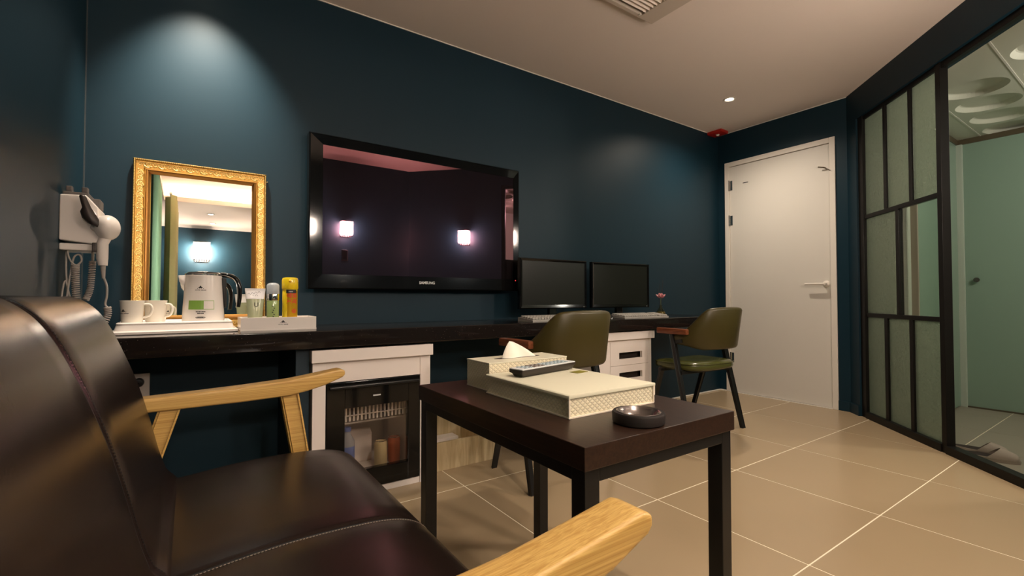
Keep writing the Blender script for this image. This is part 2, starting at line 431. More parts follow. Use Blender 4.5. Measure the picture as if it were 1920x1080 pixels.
bm = BM(); box(bm, XL, XA, YR, YW, ZC, ZC + .06); box(bm, XA, XD + .1, YR, YW, ZC, ZC + .06)
hx0, hx1, hy0, hy1 = -.28, .90, -2.0, -.75
box(bm, XL, hx0, YF, YR, ZC, ZC + .06); box(bm, hx1, XA, YF, YR, ZC, ZC + .06)
box(bm, hx0, hx1, YF, hy0, ZC, ZC + .06); box(bm, hx0, hx1, hy1, YR, ZC, ZC + .06)
box(bm, hx0 - .18, hx1 + .18, hy0 - .18, hy1 + .18, ZC + .22, ZC + .28)
for a in ((hx0 - .2, hx0 - .18, hy0 - .2, hy1 + .2), (hx1 + .18, hx1 + .2, hy0 - .2, hy1 + .2), (hx0 - .2, hx1 + .2, hy0 - .2, hy0 - .18), (hx0 - .2, hx1 + .2, hy1 + .18, hy1 + .2)):
    box(bm, *a, ZC + .06, ZC + .28)
ceiling = obj('ceiling', bm, 'ceiling_white', kind='structure')
bm = BM()
for a in ((hx0 - .12, hx0 - .09, hy0 - .1, hy1 + .1), (hx1 + .09, hx1 + .12, hy0 - .1, hy1 + .1), (hx0 - .08, hx1 + .08, hy0 - .12, hy0 - .09), (hx0 - .08, hx1 + .08, hy1 + .09, hy1 + .12)):
    box(bm, *a, ZC + .062, ZC + .078)
obj('cove_light_strip', bm, 'cove_led', ceiling)

bm = BM(); box(bm, XL - .1, XD + .1, YW, YW + .1, -.01, ZC + .06); obj('wall_front', bm, 'navy', kind='structure')
bm = BM(); box(bm, XL - .1, XL, YF, YW, -.01, ZC + .3); obj('wall_left', bm, 'navy', kind='structure')
bm = BM(); box(bm, XD, XD + .1, 2.491, YW, -.01, ZC + .06); box(bm, XD, XD + .1, 1.57, 2.491, 2.15, ZC + .06); box(bm, XD, XD + .1, 1.535, 1.57, -.01, ZC + .06)
prism(bm, [(XD, 1.535), (XD + .1, 1.535), (XD + .1, 1.46), (XD, 1.49)], 2, -.01, ZC + .06)
obj('wall_right', bm, 'navy', kind='structure')
bm = BM()
def dprism(bm, s0, s1, o0, o1, z0, z1, bev=0.0):
    b2 = BM(); pts = [dg(s0, o0, 0), dg(s1, o0, 0), dg(s1, o1, 0), dg(s0, o1, 0)]
    prism(b2, [(p.x, p.y) for p in pts], 2, z0, z1, bev); return merge(bm, b2)
dprism(bm, 0, .128, -.12, 0, -.08, ZC + .06); dprism(bm, .128, 1.62, -.12, 0, 2.215, ZC + .06); dprism(bm, 1.62, 2.80, -.12, 0, -.08, ZC + .06)
obj('wall_diagonal', bm, 'navy', kind='structure')
bm = BM(); box(bm, XA, 2.24, YR - .1, YR, -.01, ZC + .06); box(bm, XA, XA + .1, YF, YR - .1, -.01, ZC + .06); obj('wall_rear', bm, 'navy', kind='structure')
bm = BM(); box(bm, XL - .1, XA + .1, YF - .1, YF, -.01, ZC + .3); obj('wall_far', bm, 'navy', kind='structure')
bm = BM(); box(bm, XD - .012, XD, 1.493, 1.57, 0, .075, .002); dprism(bm, 0.0, .13, 0, .012, 0, .075, .002); obj('baseboard_right', bm, 'navy', kind='structure')
bm = BM(); box(bm, XL, XD, YW - .005, YW, ZC - .005, ZC); box(bm, XD - .005, XD, 1.49, YW, ZC - .005, ZC); obj('trim_1', bm, 'caulk', kind='structure')
bm = BM(); box(bm, 2.66, XD, YW - .008, YW, 0, .008); box(bm, XD - .006, XD, 2.495, YW, 0, .008); obj('trim_2', bm, 'caulk', kind='structure')

bm = BM(); box(bm, XL, XL + .004, YW - .004, YW, .74, ZC); obj('trim_3', bm, 'navy_caulk', kind='structure')
# ---- door
door = thing('door_1', 'white flush room door in a white frame with lever handle', 'door', (XD, 2.03, 0), kind='structure')
bm = BM()
box(bm, XD - .012, XD + .06, 2.449, 2.491, 0, 2.15, .002); box(bm, XD - .012, XD + .06, 1.57, 1.61, 0, 2.15, .002); box(bm, XD - .012, XD + .06, 1.61, 2.449, 2.108, 2.15, .002)
obj('door_frame', bm, 'frame_white', door)
bm = BM(); box(bm, XD, XD + .04, 1.6125, 2.4465, .006, 2.1045, .0015); leaf = obj('door_leaf', bm, 'door_white', door)
bm = BM(); box(bm, XD - .02, XD + .06, 1.61, 2.449, 0, .004); obj('threshold', bm, 'frame_white', door)
for z in (1.93, 1.60, .32):
    bm = BM(); tube(bm, [(XD - .008, 2.449, z - .05), (XD - .008, 2.449, z + .05)], .007, 10); box(bm, XD - .003, XD, 2.42, 2.449, z - .045, z + .045); obj('hinge', bm, 'chrome', door, smooth=40)
h = BM(); b2 = BM(); lathe(b2, [(0, 0), (.026, 0), (.026, .006), (.022, .01), (.011, .012), (.011, .045), (0, .045)], 24)
merge(h, b2, Matrix.Translation((XD, 1.645, .985)) @ Matrix.Rotation(-PI / 2, 4, 'Y'))
tube(h, [(XD - .042, 1.645, .985), (XD - .046, 1.665, .985), (XD - .046, 1.70, .986), (XD - .046, 1.785, .986)], [.010, .0095, .009, .008], 12)
obj('lever_handle', h, 'frame_white', leaf, smooth=40)
bm = BM(); tube(bm, [(XD, 1.64, 1.915), (XD - .03, 1.648, 1.917), (XD - .035, 1.68, 1.925)], .005, 8); tube(bm, [(XD - .005, 1.64, 1.915), (XD - .02, 1.60, 1.885)], .0035, 8)
obj('coat_hook', bm, 'bronze', leaf, smooth=40)
bm = BM(); box(bm, XD - .001, XD + .001, 2.27, 2.32, 1.929, 1.936); obj('viewer_slot', bm, 'ink', leaf)
bm = BM(); box(bm, XD - .001, XD + .002, 1.610, 1.6115, .95, .99); obj('latch_plate', bm, 'ink', door)

# ---- glass partition on the diagonal
part = thing('window_1', 'black steel framed partition of textured glass panes in front of the bathroom', 'partition', dg(.9, -.03, 0), kind='structure')
F0, F1 = -.048, -.02       # frame depth behind the wall face
def post(nm, s0, s1, z0, z1, o0=F0, o1=F1):
    b = BM(); dprism(b, s0, s1, o0, o1, z0, z1, .0015); return obj(nm, b, 'black_frame', part)
post('frame_post', .128, .187, .0, 2.215, -.055, -.012); post('frame_post', .944, .982, .0, 2.215, -.055, -.012); post('frame_post', 1.58, 1.62, .045, 2.18, -.055, -.012)
post('top_rail', .187, .944, 2.185, 2.215); post('bottom_rail', .187, .944, .0, .045, -.06, -.005)
post('bottom_rail', .982, 1.62, .0, .045, -.06, -.005); post('top_rail', .982, 1.62, 2.18, 2.215)
post('cross_bar', .187, .944, 1.452, 1.480); post('cross_bar', .187, .944, .735, .763)
TB = [(.422, .451), (.685, .712)]; MB_ = [(.543, .574)]; LB = [(.404, .439), (.664, .697)]
for a in TB: post('mullion', a[0], a[1], 1.480, 2.185)
for a in MB_: post('mullion', a[0], a[1], .763, 1.452)
for a in LB: post('mullion', a[0], a[1], .045, .735)
def panes(bars, z0, z1, tex):
    ss = [.187] + [x for b in bars for x in b] + [.944]
    for k in range(0, len(ss), 2):
        b = BM(); dprism(b, ss[k] + .001, ss[k + 1] - .001, -.037, -.032, z0 + .001, z1 - .001)
        obj('pane', b, 'pane_textured' if tex[k // 2] else 'pane_clear', part)
panes(TB, 1.480, 2.185, (1, 1, 1)); panes(MB_, .763, 1.452, (1, 0)); panes(LB, .045, .735, (1, 1, 1))

# ---- bathroom behind it
ZB, ZBC, XG = -.08, 2.275, 5.62
bfloor_bm = BM(); prism(bfloor_bm, [(p[0], p[1]) for p in ((dg(.0, -.06, 0).x, dg(0, -.06, 0).y), (4.30, 1.5), (6.3, 1.5), (6.3, -1.6), (dg(2.8, -.06, 0).x, -1.6), (dg(2.8, -.06, 0).x, dg(2.8, -.06, 0).y))], 2, ZB - .03, ZB - .0010)
bfloor = obj('floor_bathroom', bfloor_bm, 'grout', kind='structure')
for i in range(0, 5):
    for j in range(-4, 2):
        x0, x1, y0, y1 = 4.10 + (i - 2) * .6, 4.10 + (i - 1) * .6, .845 + (j - 1) * .6, .845 + j * .6
        x1 = min(x1, XG); y1 = min(y1, 1.45)
        if x0 - y1 < 2.0 or x1 - x0 < .05: continue
        poly = clip_poly([(x0 + .0024, y0 + .0024), (x1 - .0024, y0 + .0024), (x1 - .0024, y1 - .0024), (x0 + .0024, y1 - .0024)], -1, 1, -2.78)
        if len(poly) < 3: continue
        b = BM(); prism(b, poly, 2, ZB - .01, ZB); obj('tile', b, 'bath_tile', bfloor)
bm = BM(); box(bm, 4.34, 4.40, 1.17, 1.52, ZB, 2.5); box(bm, 4.3, 6.3, 1.50, 1.56, ZB, 2.5); box(bm, 6.24, 6.3, -1.6, 1.5, ZB, 2.5); box(bm, 2.0, 6.3, -1.66, -1.6, ZB, 2.5)
wb = obj('wall_bathroom', bm, 'bath_wall', kind='structure')
tm = None
for r in range(17):      # stacked wall tiles beside the shower screen
    for c in range(2):
        if tm is None:
            b = BM(); box(b, -.005, 0, -.0825, .0825, 0, .134, .0012, 1); bmesh.ops.recalc_face_normals(b, faces=list(b.faces))
            tm = bpy.data.meshes.new('wall_tile'); b.to_mesh(tm); b.free(); tm.materials.append(MATS['bath_wall'])
        o = obj('wall_tile', None, 'bath_wall', wb, me=tm); o.location = (4.34, 1.255 + c * .168, ZB + r * .1375)
ceil_b = BM(); prism(ceil_b, [(dg(0, -.12, 0).x, dg(0, -.12, 0).y), (6.3, dg(0, -.12, 0).y + .12), (6.3, -1.6), (dg(2.8, -.12, 0).x, -1.6), (dg(2.8, -.12, 0).x, dg(2.8, -.12, 0).y)], 2, ZBC + .045, ZBC + .07)
cb = obj('ceiling_bathroom', ceil_b, 'bath_ceiling', kind='structure')
def disc_cells(y0, y1, xs):
    """a ceiling panel whose cells each carry a round bevelled recess"""
    b = BM(); n = 48; g = .004
    for xc in xs:
        yc = (y0 + y1) / 2; hx_, hy_ = .20, (y1 - y0) / 2 - g
        sq, c0, c1, c2 = [], [], [], []
        for k in range(n):
            a = 2 * PI * k / n; dx, dy = math.cos(a), math.sin(a); t = min(hx_ / max(abs(dx), 1e-6), hy_ / max(abs(dy), 1e-6))
            sq.append(b.verts.new((xc + dx * t, yc + dy * t, ZBC)))
            for lst, r, z in ((c0, .172, 0), (c1, .150, .026), (c2, .142, .030)): lst.append(b.verts.new((xc + dx * r, yc + dy * r, ZBC + z)))
        for A, B_ in ((sq, c0), (c0, c1), (c1, c2)):
            for k in range(n): b.faces.new((A[k], A[(k + 1) % n], B_[(k + 1) % n], B_[k]))
        b.faces.new(c2)
    return b
for j in range(-4, 2):
    y0, y1 = .6 + j * .405, min(.6 + (j + 1) * .405, 1.5)
    xs = [] if j == 1 else [3.115 + k * .40 for k in range(-3, 8) if 3.115 + k * .40 - (y0 + y1) / 2 > 3.12]
    xe = xs[0] - .20 if xs else XG + .6
    if xs: o = obj('ceiling_panel', disc_cells(y0, y1, xs), 'bath_ceiling', cb)
    poly = clip_poly([(1.6, y0 + .004), (xe, y0 + .004), (xe, y1 - .004), (1.6, y1 - .004)], -1, 1, -2.80)
    if len(poly) >= 3:
        b = BM(); prism(b, poly, 2, ZBC, ZBC + .012); obj('ceiling_panel', b, 'bath_ceiling', cb)
    poly = clip_poly([(1.6, y1 - .005), (XG + .6, y1 - .005), (XG + .6, y1 + .005), (1.6, y1 + .005)], -1, 1, -2.82)
    if len(poly) >= 3 and y1 < 1.4:
        b = BM(); prism(b, poly, 2, ZBC - .002, ZBC + .012); obj('joint_strip', b, 'frame_white', cb)
sh = thing('window_2', 'green frosted glass shower screen with a small knob inside the bathroom', 'shower screen', (XG, .4, ZB), kind='structure')
bm = BM(); box(bm, XG, XG + .01, -1.3, 1.16, ZB + .01, ZBC - .045); obj('screen_pane', bm, 'frosted_green', sh)
bm = BM(); box(bm, 4.42, XG, 1.16, 1.17, ZB + .01, ZBC - .045); obj('screen_pane', bm, 'frosted_green', sh)
bm = BM(); box(bm, XG - .01, XG + .02, -1.3, 1.18, ZBC - .045, ZBC); box(bm, 4.42, XG, 1.15, 1.18, ZBC - .045, ZBC); obj('screen_rail', bm, 'bronze', sh)
bm = BM(); box(bm, XG - .028, XG + .012, 1.12, 1.172, ZB, ZBC - .045, .004); obj('corner_profile', bm, 'bath_wall', sh)
bm = BM(); box(bm, 4.40, 4.425, 1.13, 1.18, ZB, ZBC, .004); obj('edge_profile', bm, 'profile_tan', sh)
bm = BM(); box(bm, XG - .012, XG, -1.3, 1.12, ZB, ZB + .012); obj('bottom_seal', bm, 'bronze', sh)
bm = BM(); b2 = BM(); lathe(b2, [(0, 0), (.012, 0), (.012, .015), (.02, .02), (.02, .035), (0, .037)], 16); merge(bm, b2, Matrix.Translation((XG, 1.045, 1.03)) @ Matrix.Rotation(-PI / 2, 4, 'Y')); obj('screen_knob', bm, 'steel_dark', sh, smooth=40)
bl = thing('ceiling_lamp', 'round flat ceiling lamp inside the bathroom', 'ceiling lamp', (4.3, -.35, ZBC - .06))
bm = BM(); lathe(bm, [(0, 0), (.11, .0), (.13, .015), (.13, .058), (0, .058)], 28, (4.3, -.35, ZBC - .06)); obj('diffuser', bm, 'bath_ceiling', bl, smooth=40)
ld = bpy.data.lights.new('bathroom_light', 'POINT'); ld.energy = E_BATH; ld.color = (1.0, .95, .83); ld.shadow_soft_size = .09
lo = bpy.data.objects.new('bathroom_light', ld); C.objects.link(lo); lo.parent = bl; lo.location = (0, 0, -.12)

# ---- slippers
def slipper():
    t = thing('slipper', 'x', 'slipper', (0, 0, 0), 'slippers inside the bathroom')
    L = .27; outl = []
    for k in range(28):
        a = 2 * PI * k / 28; yy = math.sin(a) * L / 2; ww = .047 + .006 * math.sin(a) ; xx = math.cos(a) * ww * (1 - .12 * (math.sin(a) < -.5))
        outl.append((xx, yy))
    b = BM(); loft(b, [[(x, y, 0) for x, y in outl], [(x * 1.03, y * 1.02, .012) for x, y in outl], [(x, y, .022) for x, y in outl]]); obj('sole', b, 'slipper', t, smooth=50)
    b = BM(); loft(b, [[(x * .88, y * .92, .0222) for x, y in outl], [(x * .86, y * .9, .0236) for x, y in outl]]); obj('insole', b, 'slipper_dark', t)
    b = BM(); rings = []
    for k in range(9):
        y = -.005 + k / 8 * .137; f = math.sqrt(max(0, 1 - (max(0, y) / .138) ** 2)); hw = .052 * f + .002; hh = .055 * f ** .7 * (1 - .25 * k / 8) + .003
        sh_ = lambda i: .060 * math.sin(PI * i / 10) * (1 - k / 8)
        rings.append([(-hw * math.cos(PI * i / 10), y + sh_(i), .018 + hh * math.sin(PI * i / 10)) for i in range(11)] + [(hw * .93 * math.cos(PI * i / 10), y + sh_(i), .018 + (hh - .004) * math.sin(PI * i / 10)) for i in range(11)])
    loft(b, rings); obj('toe_cover', b, 'slipper', t, smooth=60)
    return t
sl = slipper(); sl['label'] = 'taupe slipper on the bathroom floor, the nearer one behind the glass'
sl.location = (3.90, .70, ZB); sl.rotation_euler.z = rad(-172)
s2 = copy_tree(sl); s2['label'] = 'taupe slipper on the bathroom floor, farther from the glass'; s2.location = (4.02, .76, ZB); s2.rotation_euler.z = rad(-178)

# ---- ceiling fittings
def downlight(loc, label, energy, blend=1.0, size=2.7, tilt=None, group='recessed ceiling spots'):
    t = thing('downlight', label, 'downlight', loc, group)
    x, y, z = loc
    b = BM(); lathe(b, [(.030, .0), (.045, .0), (.047, -.004), (.040, -.008), (.031, -.005), (.030, .0)], 28, loc); obj('trim_ring', b, 'frame_white', t, smooth=40)
    b = BM(); lathe(b, [(0, -.001), (.030, -.001), (.030, -.0025), (0, -.003)], 20, loc); obj('lens', b, 'spot_glow', t)
    l = bpy.data.lights.new('spot_light', 'SPOT'); l.energy = energy; l.color = WARM2; l.spot_size = size; l.spot_blend = blend; l.shadow_soft_size = .03
    lo = bpy.data.objects.new('spot_light', l); C.objects.link(lo); lo.parent = t; lo.location = (0, 0, -.02)
    if tilt: lo.rotation_euler = tilt
    return t
downlight((.035, 2.25, ZC), 'recessed ceiling spot above the gilt mirror', E_SPOT_WALL, 1.0, 1.25, (rad(17), 0, 0))
downlight((3.469, 2.025, ZC), 'lit recessed ceiling spot near the white door', E_SPOT_ROOM)
downlight((.72, -.22, ZC), 'added unseen ceiling spot behind the sofa end, brightening table and cabinets', E_SPOT_ROOM * 1.4)  # out of view, added to light sofa arms, table and cabinet fronts
downlight((1.85, .55, ZC), 'added unseen ceiling spot that brightens the tile floor', E_SPOT_ROOM * .55)  # extra fill for the floor, no fixture known here
downlight((.22, -2.55, ZC), 'recessed ceiling spot in the rear sleeping alcove, the nearer one', E_SPOT_ROOM * .2)
downlight((.26, -3.15, ZC), 'recessed ceiling spot in the rear sleeping alcove, beside the far wall', E_SPOT_ROOM * .2)

v = thing('ceiling_vent', 'white slatted air vent set on the ceiling', 'vent', (1.81, 1.385, ZC - .03))
bm = BM(); x0, x1, y0, y1 = 1.50, 2.11, 1.09, 1.685
box(bm, x1 - .11, x1, y0, y1, ZC - .03, ZC, .004); box(bm, x0, x0 + .11, y0, y1, ZC - .03, ZC, .004); box(bm, x0 + .11, x1 - .11, y1 - .025, y1, ZC - .03, ZC, .003); box(bm, x0 + .11, x1 - .11, y0, y0 + .025, ZC - .03, ZC, .003)
obj('vent_frame', bm, 'vent_beige', v)
slat = None
for k in range(22):
    b = None
    if slat is None:
        b = BM(); obox(b, (0, 0, 0), (x1 - x0 - .22, .003, .022), Matrix.Rotation(rad(35), 3, 'X')); slat = bpy.data.meshes.new('slat'); b.to_mesh(slat); b.free(); slat.materials.append(MATS['ceiling_white'])
    o = obj('slat', None, 'ceiling_white', v, me=slat); o.location = (-.005, -.2695 + k * .0245, .012)
bm = BM(); box(bm, x0 + .11, x1 - .11, y0 + .025, y1 - .025, ZC - .002, ZC); obj('vent_back', bm, 'bronze', v)
bm = BM(); box(bm, x1 - .135, x1 - .12, y1 - .03, y1 - .018, ZC - .034, ZC - .028, .002); obj('clip', bm, 'frame_white', v)

al = thing('alarm_box', 'small red alarm box at the ceiling corner above the door', 'alarm', (4.08, 2.47, ZC - .04))
bm = BM(); box(bm, 4.00, 4.12, 2.42, 2.56, ZC - .028, ZC, .006); obj('housing', bm, 'alarm_red', al, smooth=40)
bm = BM(); lathe(bm, [(0, -.04), (.014, -.036), (.018, -.028), (0, -.028)], 16, (4.06, 2.49, ZC)); obj('lens', bm, 'caulk', al, smooth=50)

# ---- rear of the room, seen in mirror and television
def sconce(loc, rotz, label):
    t = thing('wall_sconce', label, 'wall lamp', (0, 0, 0), 'crystal wall sconces')
    b = BM(); box(b, -.05, .05, -.012, 0, -.09, .09, .003); obj('back_plate', b, 'lamp_plate', t)
    b = BM(); box(b, -.062, .062, .02, .105, -.070, .070, .006); obj('shade', b, 'lamp_shade', t)
    b = BM(); box(b, -.066, .066, .016, .109, .070, .077, .002); box(b, -.02, .02, 0, .03, .077, .09); obj('cap', b, 'lamp_plate', t)
    for i in range(7):
        for j in range(2):
            b = BM(); lathe(b, [(0, -.012), (.007, -.002), (.007, .002), (0, .010)], 6, (-.055 + i * .0183, .03 + j * .065, -.084)); obj('crystal', b, 'lamp_plate', t)
    t.location = loc; t.rotation_euler.z = rotz
    return t
sconce((1.44, YR + .012, 1.66), 0, 'crystal wall sconce on the rear navy wall, reflected in the television')
sconce((.135, YF + .0205, 2.06), 0, 'crystal wall sconce on the far alcove wall, reflected in the mirror').scale = (1.7, 1.7, 1.7)
p_ = dg(2.06, .012, 1.60); sconce((p_.x, p_.y, p_.z), rad(45), 'added crystal sconce on the angled navy wall, in place of a lamp reflected in glass')  # added for its light; stands in for the rear sconce mirrored in the glass
sw = thing('switch_plate', 'small switch plate below the wall sconce on the rear wall', 'switch', (1.44, YR, 1.36))
bm = BM(); box(bm, 1.405, 1.475, YR, YR + .008, 1.30, 1.42, .002); obj('plate', bm, 'chrome', sw)
bm = BM(); box(bm, 1.418, 1.462, YR + .008, YR + .011, 1.315, 1.405, .001); obj('rocker', bm, 'gloss_black', sw)
def curtain(nm, label, m, x0, amp, ya, yb, waves, z0, z1):
    b = BM(); n = waves * 12; rings = []
    for k in range(n + 1):
        y = ya + (yb - ya) * k / n; x = x0 + amp * math.sin(2 * PI * waves * k / n)
        rings.append([(x, y, z0), (x * 1.0, y, (z0 + z1) / 2), (x, y, z1), (x + .004, y, z1), (x + .004, y, (z0 + z1) / 2), (x + .004, y, z0)])
    loft(b, rings); t = thing(nm, label, 'curtain', (x0, (ya + yb) / 2, z0)); obj('fabric', b, m, t, smooth=70)
    b = BM(); tube(b, [(x0, ya - .0, z1 + .02), (x0, yb, z1 + .02)], .012, 10); obj('rail', b, 'lamp_plate', t, smooth=50)
    return t
curtain('drape_curtain', 'olive drape hanging at the rear left, reflected in the mirror', 'curtain_olive', -.195, .055, -1.30, -2.3, 5, .03, 2.33)
curtain('sheer_curtain', 'mint sheer curtain beside the olive drape, reflected in the mirror', 'curtain_mint', -.305, .035, -.45, -1.28, 6, .03, 2.33)

# ------------------------------------------------------------------ counter along the TV wall
ct = thing('stone_counter', 'long glossy black stone counter running below the television', 'counter', (1.5, 2.3, .66))
XE = 3.42
bm = BM(); box(bm, XL + .002, XE, 2.05, YW - .002, .662, .735, .006, 3); obj('slab', bm, 'granite', ct, smooth=30)
bm = BM(); box(bm, .362, .414, 2.10, YW - .002, 0, .6615, .001); obj('support_board', bm, 'navy_board', label='dark navy upright board holding the counter beside the fridge cabinet', cat='board')

# ---- fridge cabinet
fc = thing('fridge_cabinet', 'white open cabinet housing the mini fridge under the counter', 'cabinet', (.69, 2.3, 0))
bm = BM(); box(bm, .417, .963, 2.065, 2.53, .60, .652, .002); obj('top_board', bm, 'cab_white', fc)
for a in ((.424, .477), (.906, .957)):
    bm = BM(); box(bm, a[0], a[1], 2.085, 2.53, 0, .60, .0012); obj('side_panel', bm, 'cab_white', fc)
bm = BM(); box(bm, .477, .906, 2.088, 2.11, .509, .60, .001); obj('front_rail', bm, 'cab_white', fc)
bm = BM(); box(bm, .477, .906, 2.10, 2.53, 0, .022); box(bm, .477, .906, 2.088, 2.10, 0, .028, .001); obj('bottom_board', bm, 'cab_white', fc)
# ---- mini fridge
fr = thing('mini_fridge', 'black glass-door mini fridge inside the white cabinet', 'fridge', (.69, 2.3, .03))
X0, X1, Z0, Z1 = .480, .903, .031, .506
bm = BM(); YB0, YB1 = 2.118, 2.51
box(bm, X0, X1, YB1 - .02, YB1, Z0, Z1); box(bm, X0, X0 + .03, YB0, YB1 - .02, Z0, Z1); box(bm, X1 - .03, X1, YB0, YB1 - .02, Z0, Z1); box(bm, X0 + .03, X1 - .03, YB0, YB1 - .02, Z0, Z0 + .04); box(bm, X0 + .03, X1 - .03, YB0, YB1 - .02, Z1 - .03, Z1)
obj('cabinet_body', bm, 'black_plastic', fr)
bm = BM(); box(bm, X0 + .031, X1 - .031, YB1 - .024, YB1 - .021, Z0 + .041, Z1 - .031); box(bm, X0 + .030, X0 + .034, YB0 + .005, YB1 - .024, Z0 + .041, Z1 - .031); box(bm, X1 - .034, X1 - .030, YB0 + .005, YB1 - .024, Z0 + .041, Z1 - .031); box(bm, X0 + .034, X1 - .034, YB0 + .005, YB1 - .024, Z0 + .04, Z0 + .045); box(bm, X0 + .034, X1 - .034, YB0 + .005, YB1 - .024, Z1 - .036, Z1 - .031)
obj('liner', bm, 'fridge_liner', fr)
dr = BM(); Y0, Y1 = 2.083, 2.116
box(dr, X0, .557, Y0, Y1, Z0, Z1, .002); box(dr, .846, X1, Y0, Y1, Z0, Z1, .002); box(dr, .557, .846, Y0, Y1, .392, Z1, .002); box(dr, .557, .846, Y0, Y1, Z0, .112, .002)
fd = obj('door', dr, 'gloss_black', fr)
bm = BM(); box(bm, .557, .846, Y0 + .006, Y0 + .011, .112, .392); obj('door_glass', bm, 'fridge_glass', fd)
bm = BM(); box(bm, X0 + .012, X1 - .005, Y0 - .012, Y0 + .002, .478, .490, .003); obj('handle_strip', bm, 'black_plastic', fd)
bm = BM()
for k in range(7): box(bm, .680 + k * .005, .6838 + k * .005, Y0 - .0006, Y0, .433, .439)
obj('brand_print', bm, 'silver_text', fd)
for k in range(20):
    bm = BM(); tube(bm, [(.525 + k * .0178, 2.15, .318), (.525 + k * .0178, 2.15, .43)], .0048, 6); obj('rack_wire', bm, 'tray_white', fr, smooth=50)
bm = BM(); tube(bm, [(.515, 2.142, .345), (.868, 2.142, .345)], .003, 6); obj('rack_rail', bm, 'tray_white', fr, smooth=50)
bm = BM(); tube(bm, [(.515, 2.395, .33), (.868, 2.395, .33)], .004, 6); obj('rack_rail', bm, 'tray_white', fr, smooth=50)
bm = BM(); box(bm, .516, .867, 2.19, 2.47, .295, .302, .001); obj('ice_shelf', bm, 'fridge_liner', fr)
def can(nm, label, m, x, y, z, r=.03, h=.12, grp=None):
    t = thing(nm, label, nm.split('_')[-1], (x, y, z), grp)
    b = BM(); lathe(b, [(0, 0), (r * .85, 0), (r, .006), (r, h - .012), (r * .82, h), (r * .78, h - .003), (0, h - .003)], 24, (x, y, z)); obj('shell', b, m, t, smooth=40)
    b = BM(); lathe(b, [(r * .83, h - .002), (r * .86, h + .001), (r * .8, h + .002), (r * .78, h - .002)], 24, (x, y, z)); obj('rim', b, 'chrome', t, smooth=40)
FZ = Z0 + .0455
can('drink_can', 'tan drink can standing inside the mini fridge', 'can_tan', .752, 2.19, FZ)
can('drink_can', 'red-brown drink can standing inside the mini fridge', 'can_red', .828, 2.22, FZ)
wbt = thing('water_bottle', 'water bottle with blue label and cap inside the mini fridge', 'bottle', (.60, 2.20, FZ))
bm = BM(); lathe(bm, [(0, 0), (.03, 0), (.032, .01), (.032, .14), (.014, .175), (.014, .185), (0, .185)], 24, (.60, 2.20, FZ)); obj('body', bm, 'bottle_water', wbt, smooth=50)
bm = BM(); lathe(bm, [(.0325, .06), (.0328, .065), (.0328, .115), (.0325, .12)], 24, (.60, 2.20, FZ)); obj('sleeve', bm, 'bottle_blue', wbt, smooth=50)
bm = BM(); lathe(bm, [(0, .205), (.016, .203), (.0165, .186), (0, .186)], 20, (.60, 2.20, FZ)); obj('cap', bm, 'bottle_blue', wbt, smooth=50)
jb = thing('carton', 'pale pink carton at the back of the mini fridge', 'carton', (.69, 2.33, FZ))
bm = BM(); box(bm, .645, .745, 2.30, 2.37, FZ, FZ + .13, .003); obj('body', bm, 'cab_white', jb)
bm = BM(); prism(bm, [(2.30, FZ + .13), (2.37, FZ + .13), (2.335, FZ + .155)], 0, .645, .745); obj('gable', bm, 'cab_white', jb)

# ---- low wooden box under the counter
wbx = thing('storage_box', 'low open box of pale wood on the floor under the counter', 'box', (1.19, 2.3, 0))
bm = BM(); box(bm, .985, 1.375, 2.157, 2.172, 0, .142, .001); obj('front_board', bm, 'pale_ply', wbx)
bm = BM(); box(bm, .985, 1.36, 2.52, 2.535, 0, .36, .001); obj('back_board', bm, 'pale_ply', wbx)
for a in (.985, 1.36):
    bm = BM(); box(bm, a, a + .015, 2.172, 2.52, 0, .125, .001); obj('side_board', bm, 'pale_ply', wbx)
bm = BM(); box(bm, 1.0, 1.36, 2.172, 2.52, .004, .016); obj('bottom_board', bm, 'pale_ply', wbx)
bm = BM(); box(bm, 1.0, 1.30, 2.44, 2.519, .016, .068, .002); obj('inner_ledge', bm, 'cab_white', wbx)

# ---- drawer cabinet
dc = thing('drawer_cabinet', 'white drawer cabinet with slot pulls under the counter', 'cabinet', (2.34, 2.3, 0))
bm = BM(); box(bm, 2.065, 2.615, 2.08, 2.53, .601, .653, .002); obj('top_board', bm, 'cab_white', dc)
bm = BM(); box(bm, 2.075, 2.204, 2.10, 2.53, 0, .601, .0012); box(bm, 2.576, 2.603, 2.10, 2.53, 0, .601, .0012); box(bm, 2.204, 2.576, 2.50, 2.53, 0, .601); box(bm, 2.204, 2.576, 2.10, 2.5, 0, .03)
obj('carcass', bm, 'cab_white', dc)
bm = BM(); box(bm, 2.6032, 2.612, 2.115, 2.53, 0, .600, .0008); obj('side_panel', bm, 'red_wood', dc)
for z0, z1, zs in ((.435, .600, .475), (.302, .433, .345), (.169, .300, .212), (.036, .167, .08)):
    b = BM(); xa, xb, sa, sb = 2.206, 2.574, 2.287, 2.51
    box(b, xa, xb, 2.100, 2.118, zs + .042, z1, .0008); box(b, xa, xb, 2.100, 2.118, z0, zs, .0008); box(b, xa, sa, 2.100, 2.118, zs, zs + .042); box(b, sb, xb, 2.100, 2.118, zs, zs + .042)
    d = obj('drawer', b, 'cab_white', dc)
    b = BM(); box(b, xa + .01, xb - .01, 2.14, 2.46, z0 + .005, z1 - .015); obj('drawer_box', b, 'dark_interior', d)

